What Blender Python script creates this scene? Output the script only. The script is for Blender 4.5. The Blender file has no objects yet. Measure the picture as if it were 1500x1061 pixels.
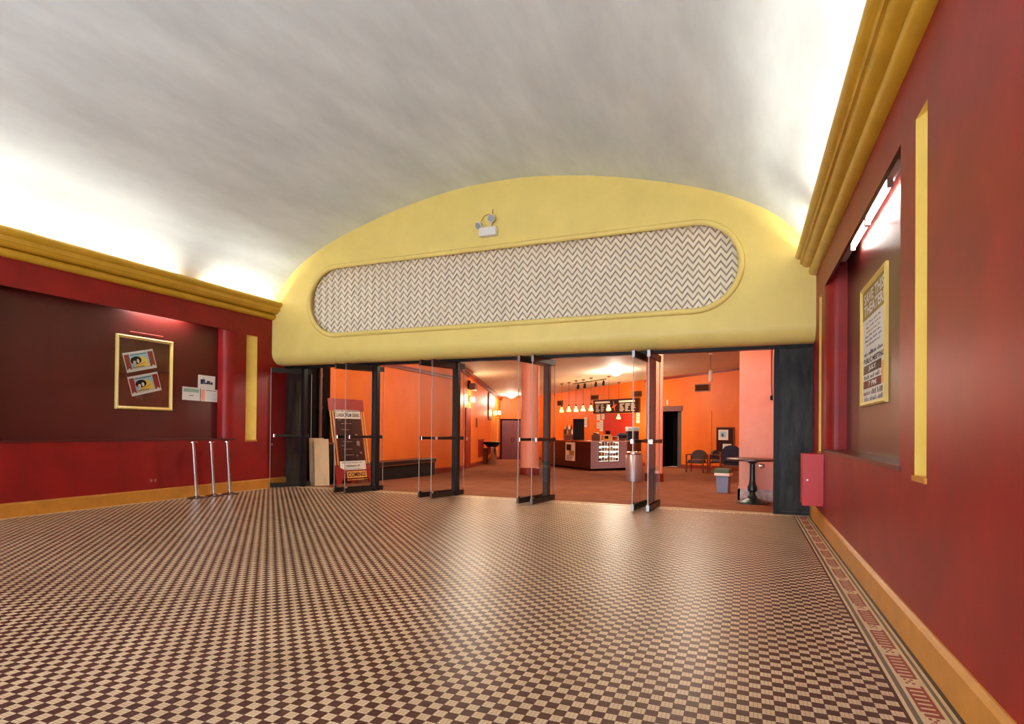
import bpy, bmesh, math, random
import numpy as np
from mathutils import Vector, Matrix
random.seed(7); np.random.seed(7)
scene = bpy.context.scene
COL = scene.collection
# ------------------------------------------------------------------ camera
FPX, CYPX = 842.356, 623.772
YAW, PITCH, ROLL = -0.3871, 0.0079, 0.0093
CAM = Vector((0.0, -9.217, 1.186))
XL, XR = -8.772, 0.871
_F0 = Vector((math.sin(YAW), math.cos(YAW), 0)); _R0 = Vector((math.cos(YAW), -math.sin(YAW), 0)); _U0 = Vector((0, 0, 1))
AF = math.cos(PITCH)*_F0 + math.sin(PITCH)*_U0
_U1 = -math.sin(PITCH)*_F0 + math.cos(PITCH)*_U0
AR = math.cos(ROLL)*_R0 + math.sin(ROLL)*_U1
AU = -math.sin(ROLL)*_R0 + math.cos(ROLL)*_U1
cam_d = bpy.data.cameras.new('camera'); cam = bpy.data.objects.new('camera', cam_d); COL.objects.link(cam)
cam.matrix_world = Matrix(((AR.x, AU.x, -AF.x, CAM.x), (AR.y, AU.y, -AF.y, CAM.y), (AR.z, AU.z, -AF.z, CAM.z), (0, 0, 0, 1)))
cam_d.sensor_fit = 'HORIZONTAL'; cam_d.sensor_width = 36.0; cam_d.lens = 36.0*FPX/1500
cam_d.shift_y = (CYPX-530.5)/1500; cam_d.clip_end = 200
scene.camera = cam
# ------------------------------------------------------------------ world, exposure
w = bpy.data.worlds.new('world'); scene.world = w; w.use_nodes = True
w.node_tree.nodes['Background'].inputs[0].default_value = (0.84, 0.92, 1.0, 1)
w.node_tree.nodes['Background'].inputs[1].default_value = 6.6
vs = scene.view_settings
vs.view_transform = 'Standard'; vs.look = 'None'; vs.exposure = 0.68; vs.gamma = 1.0; vs.use_curve_mapping = False
COVE = 12.5      # watts per metre of hidden cove lamp
LOBBY = 0.66
def area(name, loc, target, sx, sy, watts, col):
    d = bpy.data.lights.new(name, 'AREA'); d.shape = 'RECTANGLE'; d.size = sx; d.size_y = sy; d.energy = watts; d.color = col; d.spread = math.radians(160)
    o = bpy.data.objects.new(name, d); COL.objects.link(o); o.location = loc
    z = (Vector(loc)-Vector(target)).normalized(); x = Vector((0, 1, 0)); y = z.cross(x).normalized(); x = y.cross(z)
    o.matrix_world = Matrix(((x.x, y.x, z.x, loc[0]), (x.y, y.y, z.y, loc[1]), (x.z, y.z, z.z, loc[2]), (0, 0, 0, 1)))
    return o
WARM = (1.0, 0.98, 0.88)
for (y0, y1) in ((-0.55, -2.08), (-2.62, -4.6), (-4.75, -6.9)):
    area('cove_lamp_left', (XL+0.10, (y0+y1)/2, 3.57), (XL+2.6, (y0+y1)/2, 5.35), abs(y1-y0), 0.07, COVE*abs(y1-y0), WARM)
for (y0, y1) in ((-0.55, -1.45), (-2.0, -4.3), (-4.45, -6.6), (-6.75, -8.9)):
    area('cove_lamp_right', (XR-0.10, (y0+y1)/2, 3.57), (XR-2.6, (y0+y1)/2, 5.35), abs(y1-y0), 0.07, COVE*abs(y1-y0), WARM)
def point(name, loc, watts, col, r=0.1):
    d = bpy.data.lights.new(name, 'POINT'); d.energy = watts; d.color = col; d.shadow_soft_size = r
    o = bpy.data.objects.new(name, d); COL.objects.link(o); o.location = loc
    return o
# ------------------------------------------------------------------ pixel -> place
def ray(x, y): return AF + AR*((x-750)/FPX) - AU*((y-CYPX)/FPX)
def onX(x, y, X): d = ray(x, y); return CAM + d*((X-CAM.x)/d.x)
def onY(x, y, Y): d = ray(x, y); return CAM + d*((Y-CAM.y)/d.y)
def onZ(x, y, Z=0.0): d = ray(x, y); return CAM + d*((Z-CAM.z)/d.z)
SL = 0.02                                             # the lobby carpet falls 2 % away from the doors
def fz(y): return -SL*max(y, 0)
def lob(x, y): d = ray(x, y); return CAM + d*(-(CAM.z+SL*CAM.y)/(d.z+SL*d.y))
def ceil_z(x, y): return 3.78 + 0.06*x - 0.005*y
def onC(x, y): d = ray(x, y); n = Vector((-.06, .005, 1)); return CAM + d*((3.78-CAM.dot(n))/d.dot(n))
def hit(x, y, p0, p1):                                # pixel on the vertical plane through p0, p1
    d = ray(x, y); n = Vector((-(p1[1]-p0[1]), p1[0]-p0[0], 0)); return CAM + d*((Vector((p0[0], p0[1], 0))-CAM).dot(n)/d.dot(n))
def px(P):
    d = Vector(P)-CAM; z = d.dot(AF); return 750+FPX*d.dot(AR)/z, CYPX-FPX*d.dot(AU)/z
# ------------------------------------------------------------------ materials
def lin(c):
    return tuple(((v/255)/12.92 if v/255 <= .04045 else ((v/255+.055)/1.055)**2.4) for v in c) + (1,)
MATS = {}
def mat(name, rgb, rough=.5, metal=0.0, spec=.5, var=0.0, vscale=3.0, stretch=(1, 1, 1), rgb2=None, bump=0.0, bscale=40.0, emit=0.0, ecol=None, coat=0.0, bstretch=(1, 1, 1)):
    m = bpy.data.materials.new(name); m.use_nodes = True; MATS[name] = m
    nt = m.node_tree; N = nt.nodes; L = nt.links; b = N['Principled BSDF']
    b.inputs['Base Color'].default_value = lin(rgb); b.inputs['Roughness'].default_value = rough; b.inputs['Metallic'].default_value = metal
    b.inputs['Specular IOR Level'].default_value = spec; b.inputs['Coat Weight'].default_value = coat; b.inputs['Coat Roughness'].default_value = .12
    geo = N.new('ShaderNodeNewGeometry')
    if var or rgb2:
        mp = N.new('ShaderNodeVectorMath'); mp.operation = 'MULTIPLY'; mp.inputs[1].default_value = stretch; L.new(geo.outputs['Position'], mp.inputs[0])
        n = N.new('ShaderNodeTexNoise'); n.inputs['Scale'].default_value = vscale; n.inputs['Detail'].default_value = 6; n.inputs['Roughness'].default_value = .6
        L.new(mp.outputs[0], n.inputs['Vector'])
        r = N.new('ShaderNodeValToRGB'); r.color_ramp.elements[0].position = .34; r.color_ramp.elements[1].position = .66
        c = Vector(lin(rgb)[:3]); c2 = Vector(lin(rgb2)[:3]) if rgb2 else c*(1-var)
        c1 = c if rgb2 else Vector([min(1, v*(1+var*.6)) for v in c])
        r.color_ramp.elements[0].color = (*c2, 1); r.color_ramp.elements[1].color = (*c1, 1)
        L.new(n.outputs['Fac'], r.inputs[0]); L.new(r.outputs[0], b.inputs['Base Color'])
    if bump:
        mp2 = N.new('ShaderNodeVectorMath'); mp2.operation = 'MULTIPLY'; mp2.inputs[1].default_value = bstretch; L.new(geo.outputs['Position'], mp2.inputs[0])
        n2 = N.new('ShaderNodeTexNoise'); n2.inputs['Scale'].default_value = bscale; n2.inputs['Detail'].default_value = 4; L.new(mp2.outputs[0], n2.inputs['Vector'])
        bp = N.new('ShaderNodeBump'); bp.inputs['Strength'].default_value = bump; bp.inputs['Distance'].default_value = .02
        L.new(n2.outputs['Fac'], bp.inputs['Height']); L.new(bp.outputs[0], b.inputs['Normal'])
    if emit:
        b.inputs['Emission Color'].default_value = lin(ecol or rgb); b.inputs['Emission Strength'].default_value = emit
    return m
plaster = mat('plaster_white', (224, 233, 235), .8, spec=.2, var=.13, vscale=1.5, stretch=(1, .3, 1), bump=.12, bscale=5, bstretch=(1, .3, 1))
yellow = mat('paint_yellow', (236, 211, 122), .42, spec=.4, var=.05, vscale=2, bump=.05, bscale=6)
mustard = mat('paint_mustard', (206, 158, 44), .27, spec=.5, var=.10, vscale=4, bump=.05, bscale=12)
redp = mat('paint_red', (150, 24, 22), .42, spec=.33, rgb2=(128, 22, 20), vscale=2.2, bump=.04, bscale=7)
maroon = mat('paint_maroon', (90, 25, 21), .36, spec=.5, rgb2=(80, 24, 20), vscale=2.5, bump=.05, bscale=5)
ochre = mat('paint_ochre', (196, 128, 44), .4, var=.12, vscale=6, bump=.05)
stripy = mat('paint_slot_yellow', (240, 204, 98), .4, var=.06, vscale=5)
cream_zig = mat('grille_cream', (244, 232, 208), .24, spec=.6, var=.05, vscale=2)
taupe = mat('grille_taupe', (168, 146, 128), .6, var=.08, vscale=4)
blackm = mat('black_metal', (24, 23, 25), .34, spec=.15, var=.15, vscale=8)
blackp = mat('black_paint', (24, 22, 21), .3, spec=.14, rgb2=(58, 55, 52), vscale=5, stretch=(1.6, 1, .35), bump=.14, bscale=9, bstretch=(1.5, 1, .5))
alum = mat('aluminium', (150, 148, 150), .3, metal=1.0)
chrome = mat('chrome', (225, 225, 228), .08, metal=1.0)
bronze = mat('bronze_rail', (44, 38, 34), .35, spec=.2)
edgeglass = mat('glass_edge', (176, 170, 160), .25, spec=.6)
white = mat('white_plastic', (228, 224, 218), .4)
paper = mat('paper', (226, 222, 214), .7)
ink = mat('ink_black', (24, 20, 22), .6, spec=.15)
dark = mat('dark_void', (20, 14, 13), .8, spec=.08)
orange = mat('paint_orange', (232, 118, 34), .45, spec=.35, rgb2=(224, 106, 28), vscale=1.6, stretch=(1, 1, .5), bump=.04, bscale=9)
salmon = mat('paint_salmon', (246, 168, 144), .45, spec=.4, rgb2=(240, 158, 132), vscale=2.0)
rust = mat('paint_rust', (130, 40, 22), .4, var=.1)
redbox = mat('enamel_red', (196, 34, 40), .35)
carpet = mat('carpet', (150, 98, 74), .95, spec=.1, rgb2=(132, 82, 60), vscale=2.2, bump=.5, bscale=300)
lceil = mat('lobby_ceiling', (214, 196, 174), .7, spec=.3, var=.05, vscale=2)
granite = mat('granite_maroon', (66, 20, 20), .25, spec=.5, rgb2=(44, 12, 14), vscale=30)
granite2 = mat('granite_mauve', (206, 186, 200), .3, spec=.4, rgb2=(168, 146, 160), vscale=40)
wood = mat('wood_pale', (206, 176, 136), .55, var=.15, vscale=6, stretch=(1, 1, .2))
woodd = mat('wood_brown', (110, 56, 26), .45, var=.2, vscale=8)
purple = mat('door_plum', (104, 50, 62), .45, var=.15, vscale=3)
steelpaint = mat('iron_green', (42, 56, 52), .35, metal=.4)
tabletop = mat('table_laminate', (74, 52, 40), .3)
greyfab = mat('fabric_grey', (84, 74, 76), .9)
navy = mat('fabric_navy', (26, 24, 44), .9)
binblue = mat('bin_blue_grey', (122, 138, 170), .5)
bingreen = mat('bin_green', (66, 92, 66), .5)
signred = mat('sign_red', (150, 24, 18), .45, spec=.25, var=.1)
gold = mat('gold_paint', (222, 160, 74), .35)
olive = mat('poster_olive', (158, 132, 62), .7)
brownink = mat('poster_brown', (116, 52, 36), .7)
darkpr = mat('poster_dark', (54, 22, 16), .5, spec=.15)
cardy = mat('print_yellow', (238, 212, 96), .5); cardb = mat('print_blue', (160, 200, 220), .5); cardo = mat('print_orange', (232, 150, 50), .5)
cards = mat('print_skin', (228, 196, 170), .5); cardr = mat('print_red', (150, 40, 34), .5); cardg = mat('print_green', (150, 178, 160), .6)
framegold = mat('frame_gold', (228, 196, 110), .32, spec=.5, var=.06)
marble = mat('marble_base', (214, 190, 180), .35, rgb2=(170, 140, 132), vscale=14)
printgrey = mat('print_grey', (150, 118, 108), .6, spec=.2)
navytext = mat('ink_navy', (56, 56, 80), .6)
def glassmat(name, tint, ior, extra):
    m = bpy.data.materials.new(name); m.use_nodes = True; nt = m.node_tree; N = nt.nodes; L = nt.links
    N.remove(N['Principled BSDF']); out = N['Material Output']
    t = N.new('ShaderNodeBsdfTransparent'); t.inputs[0].default_value = (*tint, 1)
    g = N.new('ShaderNodeBsdfGlossy'); g.inputs['Roughness'].default_value = .01
    lw = N.new('ShaderNodeLayerWeight'); lw.inputs[0].default_value = .5
    pw = N.new('ShaderNodeMath'); pw.operation = 'POWER'; pw.inputs[1].default_value = 5; L.new(lw.outputs['Facing'], pw.inputs[0])
    fr = N.new('ShaderNodeMath'); fr.operation = 'MULTIPLY_ADD'; fr.inputs[1].default_value = .55; fr.inputs[2].default_value = .022; L.new(pw.outputs[0], fr.inputs[0])
    mx = N.new('ShaderNodeMixShader'); L.new(fr.outputs[0], mx.inputs[0]); L.new(t.outputs[0], mx.inputs[1]); L.new(g.outputs[0], mx.inputs[2]); L.new(mx.outputs[0], out.inputs[0])
    return m
glass = glassmat('glass', (.95, .95, .94), 1.45, 0)
tube_em = mat('lamp_tube', (255, 250, 240), .4, emit=34.0)
tube_em2 = mat('lamp_tube_bright', (255, 240, 230), .4, emit=95.0)
bulb_em = mat('lamp_amber', (255, 214, 130), .4, emit=2.6, ecol=(255, 196, 96))
dome_em = mat('lamp_dome', (255, 232, 190), .4, emit=3.5, ecol=(255, 226, 176))
sconce_em = mat('lamp_sconce', (255, 206, 120), .4, emit=3.2, ecol=(255, 196, 100))
def tilemat(name, a, b, grid):
    m = mat(name, a, .38, spec=.33, rgb2=b, vscale=1.1, bump=.12, bscale=18)
    nt = m.node_tree; N = nt.nodes; L = nt.links; bs = N['Principled BSDF']
    geo = N.new('ShaderNodeNewGeometry'); sc = N.new('ShaderNodeVectorMath'); sc.operation = 'SCALE'; sc.inputs['Scale'].default_value = 3/TS
    off = N.new('ShaderNodeVectorMath'); off.operation = 'SUBTRACT'; off.inputs[1].default_value = (FX1, FY1, 0)
    L.new(geo.outputs['Position'], off.inputs[0]); L.new(off.outputs[0], sc.inputs[0])
    sep = N.new('ShaderNodeSeparateXYZ'); L.new(sc.outputs[0], sep.inputs[0]); mm = []
    for ax in 'XY':
        f = N.new('ShaderNodeMath'); f.operation = 'PINGPONG'; f.inputs[1].default_value = .5; L.new(sep.outputs[ax], f.inputs[0])
        c = N.new('ShaderNodeMath'); c.operation = 'LESS_THAN'; c.inputs[1].default_value = .075; L.new(f.outputs[0], c.inputs[0]); mm.append(c)
    mx = N.new('ShaderNodeMath'); mx.operation = 'MAXIMUM'; L.new(mm[0].outputs[0], mx.inputs[0]); L.new(mm[1].outputs[0], mx.inputs[1])
    sm = N.new('ShaderNodeMath'); sm.operation = 'MULTIPLY'; sm.inputs[1].default_value = .62; L.new(mx.outputs[0], sm.inputs[0])
    old = bs.inputs['Base Color'].links[0].from_socket
    # worn, dirty patches
    wn = N.new('ShaderNodeTexNoise'); wn.inputs['Scale'].default_value = .9; wn.inputs['Detail'].default_value = 8; wn.inputs['Roughness'].default_value = .7; L.new(geo.outputs['Position'], wn.inputs['Vector'])
    wr = N.new('ShaderNodeMapRange'); wr.inputs[1].default_value = .6; wr.inputs[2].default_value = .78; wr.inputs[4].default_value = .45; L.new(wn.outputs['Fac'], wr.inputs[0])
    dm = N.new('ShaderNodeMix'); dm.data_type = 'RGBA'; dm.inputs['B'].default_value = lin((120, 100, 84)); L.new(wr.outputs[0], dm.inputs['Factor']); L.new(old, dm.inputs['A'])
    cm = N.new('ShaderNodeMix'); cm.data_type = 'RGBA'; cm.inputs['B'].default_value = lin(grid); L.new(sm.outputs[0], cm.inputs['Factor']); L.new(dm.outputs['Result'], cm.inputs['A'])
    L.new(cm.outputs['Result'], bs.inputs['Base Color'])
    return m
TS = 0.0508; FX1 = 0.627; FY1 = -0.16
t_cream = tilemat('tile_cream', (228, 200, 162), (210, 180, 142), (112, 78, 58))
t_dark = tilemat('tile_dark', (90, 42, 32), (76, 34, 28), (58, 30, 24))
t_grey = mat('tile_grey', (112, 98, 82), .4, var=.1); t_red = mat('tile_red', (146, 50, 36), .4, var=.1); t_blk = mat('tile_black', (52, 42, 38), .4, var=.1)
t_plain = mat('tile_plain_cream', (220, 194, 152), .38, var=.08, vscale=8)
grout = mat('grout', (120, 92, 70), .8)
# ------------------------------------------------------------------ mesh building
class B:
    def __init__(s): s.v = []; s.f = []; s.mi = []
    def add(s, vs_, fs, mi=0):
        o = len(s.v); s.v += [tuple(v) for v in vs_]; s.f += [tuple(i+o for i in f) for f in fs]; s.mi += [mi]*len(fs); return s
    def box(s, x0, x1, y0, y1, z0, z1, mi=0):
        return s.add([(x0, y0, z0), (x1, y0, z0), (x1, y1, z0), (x0, y1, z0), (x0, y0, z1), (x1, y0, z1), (x1, y1, z1), (x0, y1, z1)],
                     [(3, 2, 1, 0), (4, 5, 6, 7), (0, 1, 5, 4), (1, 2, 6, 5), (2, 3, 7, 6), (3, 0, 4, 7)], mi)
    def bevbox(s, x0, x1, y0, y1, z0, z1, r, n=3, mi=0):   # rounded in plan, chamfered top and bottom
        pl = []
        for cx, cy, a0 in ((x1-r, y1-r, 0), (x0+r, y1-r, 90), (x0+r, y0+r, 180), (x1-r, y0+r, 270)):
            for k in range(n+1):
                a = math.radians(a0+90*k/n); pl.append((cx, cy, math.cos(a), math.sin(a)))
        rings = [(z0, r*.6), (z0+r*.4, r), (z1-r*.4, r), (z1, r*.6)]
        vv = [(c[0]+c[2]*q, c[1]+c[3]*q, z) for z, q in rings for c in pl]; m = len(pl)
        ff = [(i*m+j, i*m+(j+1) % m, (i+1)*m+(j+1) % m, (i+1)*m+j) for i in range(3) for j in range(m)]
        ff += [tuple(range(m-1, -1, -1)), tuple(range(3*m, 4*m))]
        return s.add(vv, ff, mi)
    def cyl(s, p0, p1, r0, r1=None, n=16, mi=0, caps=True):
        r1 = r0 if r1 is None else r1; p0 = Vector(p0); p1 = Vector(p1); z = (p1-p0).normalized()
        x = z.orthogonal().normalized(); y = z.cross(x)
        vv = [p+(x*math.cos(2*math.pi*k/n)+y*math.sin(2*math.pi*k/n))*r for p, r in ((p0, r0), (p1, r1)) for k in range(n)]
        ff = [(k, (k+1) % n, n+(k+1) % n, n+k) for k in range(n)]
        if caps: ff += [tuple(range(n-1, -1, -1)), tuple(range(n, 2*n))]
        return s.add(vv, ff, mi)
    def lathe(s, prof, c=(0, 0, 0), n=24, mi=0):             # prof: (r, z) bottom to top
        vv = [(c[0]+r*math.cos(2*math.pi*k/n), c[1]+r*math.sin(2*math.pi*k/n), c[2]+z) for r, z in prof for k in range(n)]
        ff = [(i*n+k, i*n+(k+1) % n, (i+1)*n+(k+1) % n, (i+1)*n+k) for i in range(len(prof)-1) for k in range(n)]
        if prof[0][0] > 1e-4: ff.append(tuple(range(n-1, -1, -1)))
        if prof[-1][0] > 1e-4: ff.append(tuple(range((len(prof)-1)*n, len(prof)*n)))
        return s.add(vv, ff, mi)
    def tube(s, pts, r, n=10, mi=0):
        for a, b in zip(pts[:-1], pts[1:]): s.cyl(a, b, r, n=n, mi=mi)
        return s
    def prism(s, poly, ax, a0, a1, mi=0):                    # poly of (u, v); ax 'x','y','z'
        def P(u, v, a): return {'x': (a, u, v), 'y': (u, a, v), 'z': (u, v, a)}[ax]
        n = len(poly); vv = [P(u, v, a) for a in (a0, a1) for u, v in poly]
        ff = [(k, (k+1) % n, n+(k+1) % n, n+k) for k in range(n)] + [tuple(range(n-1, -1, -1)), tuple(range(n, 2*n))]
        return s.add(vv, ff, mi)
    def quad(s, a, b, c, d, mi=0): return s.add([a, b, c, d], [(0, 1, 2, 3)], mi)
def obj(name, bm, mats_, parent=None, smooth=False, recalc=True):
    me = bpy.data.meshes.new(name); me.from_pydata(bm.v, [], bm.f)
    if not isinstance(mats_, (list, tuple)): mats_ = [mats_]
    for m in mats_: me.materials.append(m)
    if len(mats_) > 1: me.polygons.foreach_set('material_index', bm.mi)
    if recalc:
        b = bmesh.new(); b.from_mesh(me); bmesh.ops.recalc_face_normals(b, faces=b.faces); b.to_mesh(me); b.free()
    if smooth:
        me.polygons.foreach_set('use_smooth', [True]*len(me.polygons)); me.set_sharp_from_angle(angle=math.radians(38))
    me.update()
    o = bpy.data.objects.new(name, me); COL.objects.link(o)
    if parent: o.parent = parent
    return o
def tag(o, label=None, cat=None, group=None, kind=None):
    if label: o['label'] = label
    if cat: o['category'] = cat
    if group: o['group'] = group
    if kind: o['kind'] = kind
    return o
def struct(name, bm, m, label, cat, smooth=False, recalc=True): return tag(obj(name, bm, m, None, smooth, recalc), label, cat, kind='structure')
def thing(name, label, cat, loc=(0, 0, 0), xa=(1, 0, 0), ya=(0, 1, 0), group=None, kind=None):
    o = bpy.data.objects.new(name, None); COL.objects.link(o); o.empty_display_size = .1
    x = Vector(xa).normalized(); y = Vector(ya); y = (y-x*y.dot(x)).normalized(); z = x.cross(y)
    o.matrix_world = Matrix(((x.x, y.x, z.x, loc[0]), (x.y, y.y, z.y, loc[1]), (x.z, y.z, z.z, loc[2]), (0, 0, 0, 1)))
    return tag(o, label, cat, group, kind)
def text(name, s, width, height, m, parent, x, y, z, depth=.0008, align='CENTER'):
    c = bpy.data.curves.new(name, 'FONT'); c.body = s; c.align_x = 'CENTER'; c.align_y = 'CENTER'; c.size = 1; c.resolution_u = 2; c.extrude = .0; c.offset = .028
    t = bpy.data.objects.new(name, c); COL.objects.link(t); dg = bpy.context.evaluated_depsgraph_get(); dg.update()
    me = bpy.data.meshes.new_from_object(t.evaluated_get(dg)); bpy.data.objects.remove(t); bpy.data.curves.remove(c)
    n = len(me.vertices); a = np.empty(n*3); me.vertices.foreach_get('co', a); a = a.reshape(-1, 3)
    lo = a.min(0); hi = a.max(0); e = np.maximum(hi-lo, 1e-6)
    a[:, 0] = (a[:, 0]-(lo[0]+hi[0])/2)*width/e[0]; a[:, 1] = (a[:, 1]-(lo[1]+hi[1])/2)*height/e[1]
    me.vertices.foreach_set('co', a.ravel()); me.materials.clear(); me.materials.append(m); me.update(); me.name = name
    o = bpy.data.objects.new(name, me); COL.objects.link(o); o.parent = parent; o.location = (x, y, z); return o
def glyphs(w, h, m, parent, x, y, z, n):                        # a line of print too small to read: plain upright strokes
    b_ = B(); k = 0
    while k < n:
        for j in range(random.randint(3, 8)):
            if k >= n: break
            x0 = x-w/2+w*k/n; hh = h*random.choice((.62, .62, .8, 1)); b_.box(x0, x0+w/n*random.uniform(.45, .8), y-h/2, y-h/2+hh, z, z+.0004); k += 1
        k += 1
    return obj('lettering', b_, m, parent)
def copy_tree(o, parent=None):
    c = o.copy(); COL.objects.link(c); c.parent = parent
    for ch in list(o.children): copy_tree(ch, c)
    return c
def tiled(bm, P, u0, u1, z0, z1, holes, mi=0):             # rectangle with rectangular holes; P(u, z) -> point
    us = sorted({u0, u1, *[h[0] for h in holes], *[h[1] for h in holes]}); zs = sorted({z0, z1, *[h[2] for h in holes], *[h[3] for h in holes]})
    for a, b in zip(us[:-1], us[1:]):
        for c, d in zip(zs[:-1], zs[1:]):
            m, k = (a+b)/2, (c+d)/2
            if any(h[0] < m < h[1] and h[2] < k < h[3] for h in holes): continue
            bm.quad(P(a, c), P(b, c), P(b, d), P(a, d), mi)
# ------------------------------------------------------------------ hall shell
YA = -0.42; YR = -13.0                                       # arch face, street end
XC = (XL+XR)/2; HALF = (XR-XL)/2
ARC = [(0, 5.365), (.63, 5.345), (1.48, 5.235), (2.27, 5.065), (3.0, 4.86), (3.58, 4.65), (4.0, 4.44), (4.27, 4.265), (4.46, 4.09), (4.62, 3.90), (4.735, 3.70), (HALF, 3.46)]
def arc_pts():
    P = [(-d, z) for d, z in reversed(ARC)] + ARC[1:]; out = []
    for i in range(len(P)-1):
        p0 = P[max(i-1, 0)]; p1 = P[i]; p2 = P[i+1]; p3 = P[min(i+2, len(P)-1)]
        for k in range(6):
            t = k/6; q = []
            for c in (0, 1):
                q.append(.5*((2*p1[c])+(-p0[c]+p2[c])*t+(2*p0[c]-5*p1[c]+4*p2[c]-p3[c])*t*t+(-p0[c]+3*p1[c]-3*p2[c]+p3[c])*t**3))
            out.append((XC+q[0], q[1]))
    out.append((XC+P[-1][0], P[-1][1])); return out
arc = arc_pts()
bm = B(); ys = [YA+.02 + (YR-YA)*k/24 for k in range(25)]; n = len(arc)
bm.add([(x, y, z) for y in ys for x, z in arc], [(i*n+j, i*n+j+1, (i+1)*n+j+1, (i+1)*n+j) for i in range(24) for j in range(n-1)])
struct('ceiling', bm, plaster, 'white plaster barrel-vaulted ceiling of the entrance hall', 'ceiling', True)
# side walls with recesses and slots
RZ0, RZ1, RD = 0.99, 2.97, 0.22
RY0, RY1 = -5.05, -1.30
def hall_wall(sgn, name, label):
    X0 = XR if sgn > 0 else XL
    slots = [(-5.62, -5.39), (-1.05, -.79)]
    holes = [(RY0, RY1, RZ0, RZ1)] + [(a, b, .95, 2.95) for a, b in slots]
    bm = B(); tiled(bm, lambda u, z: (X0, u, z), YR, .10, -.05, 3.5, holes)
    wallo = struct(name, bm, redp, label, 'wall')
    # recess
    D = lambda d: X0 + sgn*d
    r = B(); zt = 3.22
    r.quad((D(.03), RY0, RZ1), (D(.03), RY1, RZ1), (D(0), RY1, RZ1), (D(0), RY0, RZ1))          # lip underside
    r.quad((D(.03), RY0, RZ1), (D(.03), RY1, RZ1), (D(.03), RY1, zt), (D(.03), RY0, zt))
    r.quad((D(.03), RY0, zt), (D(.03), RY1, zt), (D(RD), RY1, zt), (D(RD), RY0, zt))            # soffit
    r.quad((D(0), RY0, RZ0), (D(RD), RY0, RZ0), (D(RD), RY0, zt), (D(0), RY0, zt))              # near reveal
    obj('recess_lining', r, maroon, wallo)
    q = B(); cur = [(D(.13-.13*math.cos(a)), RY1-.19*math.sin(a)) for a in [math.pi/2*k/10 for k in range(11)]] + [(D(RD), RY1-.19)]
    for (xa, ya), (xb, yb) in zip(cur[:-1], cur[1:]): q.quad((xa, ya, RZ0), (xb, yb, RZ0), (xb, yb, zt), (xa, ya, zt))
    obj('rounded_reveal', q, redp, wallo, True)
    pnl = B().quad((D(RD), RY0, RZ0), (D(RD), RY1, RZ0), (D(RD), RY1, zt), (D(RD), RY0, zt)); tag(obj('recess_panel', pnl, maroon, wallo), 'dark maroon recessed panel')
    sill = B().box(min(D(-.015), D(RD)), max(D(-.015), D(RD)), RY0-.01, RY1+.01, RZ0-.03, RZ0); obj('sill', sill, maroon, wallo)
    for a, b in slots:                                                                         # oblique-backed slots
        s = B(); far = (D(0), b); deep = (D(.085), a)
        s.quad((*far, .95), (*deep, .95), (*deep, 2.95), (*far, 2.95))
        s.add([(D(0), a, 2.95), (*far, 2.95), (*deep, 2.95)], [(0, 1, 2)]); s.add([(D(0), a, .95), (*far, .95), (*deep, .95)], [(0, 1, 2)])
        s.quad((D(0), a, .95), (*deep, .95), (*deep, 2.95), (D(0), a, 2.95))
        tag(obj('yellow_slot', s, stripy, wallo), 'yellow painted vertical slot')
        l = B().box(min(D(-.012), D(.06)), max(D(-.012), D(.06)), a-.012, b+.012, .925, .955); obj('slot_ledge', l, ochre, wallo)
    return wallo
wall_r = hall_wall(1, 'wall_right', 'glossy red hall wall with recessed poster panel and fluorescent light, right')
wall_l = hall_wall(-1, 'wall_left', 'glossy red hall wall with recessed maroon panel, left')
for sgn, nm in ((1, 'baseboard_right'), (-1, 'baseboard_left')):
    X0 = XR if sgn > 0 else XL; d = lambda v: X0 - sgn*v
    bm = B().prism([(d(0), -.01), (d(.031), -.01), (d(.031), .165), (d(.02), .18), (d(.008), .188), (d(0), .19)], 'y', YR, .0)
    struct(nm, bm, ochre, 'ochre wooden baseboard along the red ' + ('right' if sgn > 0 else 'left') + ' wall', 'baseboard')
for sgn, nm in ((1, 'trim_1'), (-1, 'trim_2')):
    X0 = XR if sgn > 0 else XL; pr = [(0, 3.335)]
    for t in range(3):
        zm = 3.335+.115*(t+.5)
        for k in range(11):
            a = -math.pi/2+math.pi*k/10; pr.append((.02+.082*t+.076*max(math.cos(a), 0), zm+.0575*math.sin(a)))
    pr += [(.20, 3.68), (.20, 3.50), (0, 3.50)]
    poly = [(X0-sgn*x, z) for x, z in pr]
    struct(nm, B().prism(poly, 'y', YR, YA+.01), mustard, 'mustard three-step rounded cornice hiding cove lamps, ' + ('right' if sgn > 0 else 'left') + ' side', 'cornice', True)
# arch wall above the doors
SZ0, SZ1 = 2.972, 4.245; SR = (SZ1-SZ0)/2; SZC = (SZ0+SZ1)/2; SX0, SX1 = -7.84, -0.09
def stadium(off, n=20):
    r = SR+off; out = []
    for k in range(n+1): a = -math.pi/2+math.pi*k/n; out.append((SX1-SR+r*math.cos(a), SZC+r*math.sin(a)))
    for k in range(n+1): a = math.pi/2+math.pi*k/n; out.append((SX0+SR+r*math.cos(a), SZC+r*math.sin(a)))
    return out
RB = .24; ZB = 2.45
b = bmesh.new()
outer = [(x, z) for x, z in arc] + [(XR, ZB+RB), (XL, ZB+RB)]
def loop(pts): 
    vsx = [b.verts.new((x, YA, z)) for x, z in pts]; return [b.edges.new((vsx[i], vsx[(i+1) % len(vsx)])) for i in range(len(vsx))]
eds = loop(outer) + loop(stadium(.03))
bmesh.ops.triangle_fill(b, use_beauty=True, use_dissolve=False, edges=eds)
me = bpy.data.meshes.new('tmp'); b.to_mesh(me); b.free()
bm = B().add([v.co[:] for v in me.vertices], [tuple(p.vertices) for p in me.polygons]); bpy.data.meshes.remove(me)
prev = None
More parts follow.
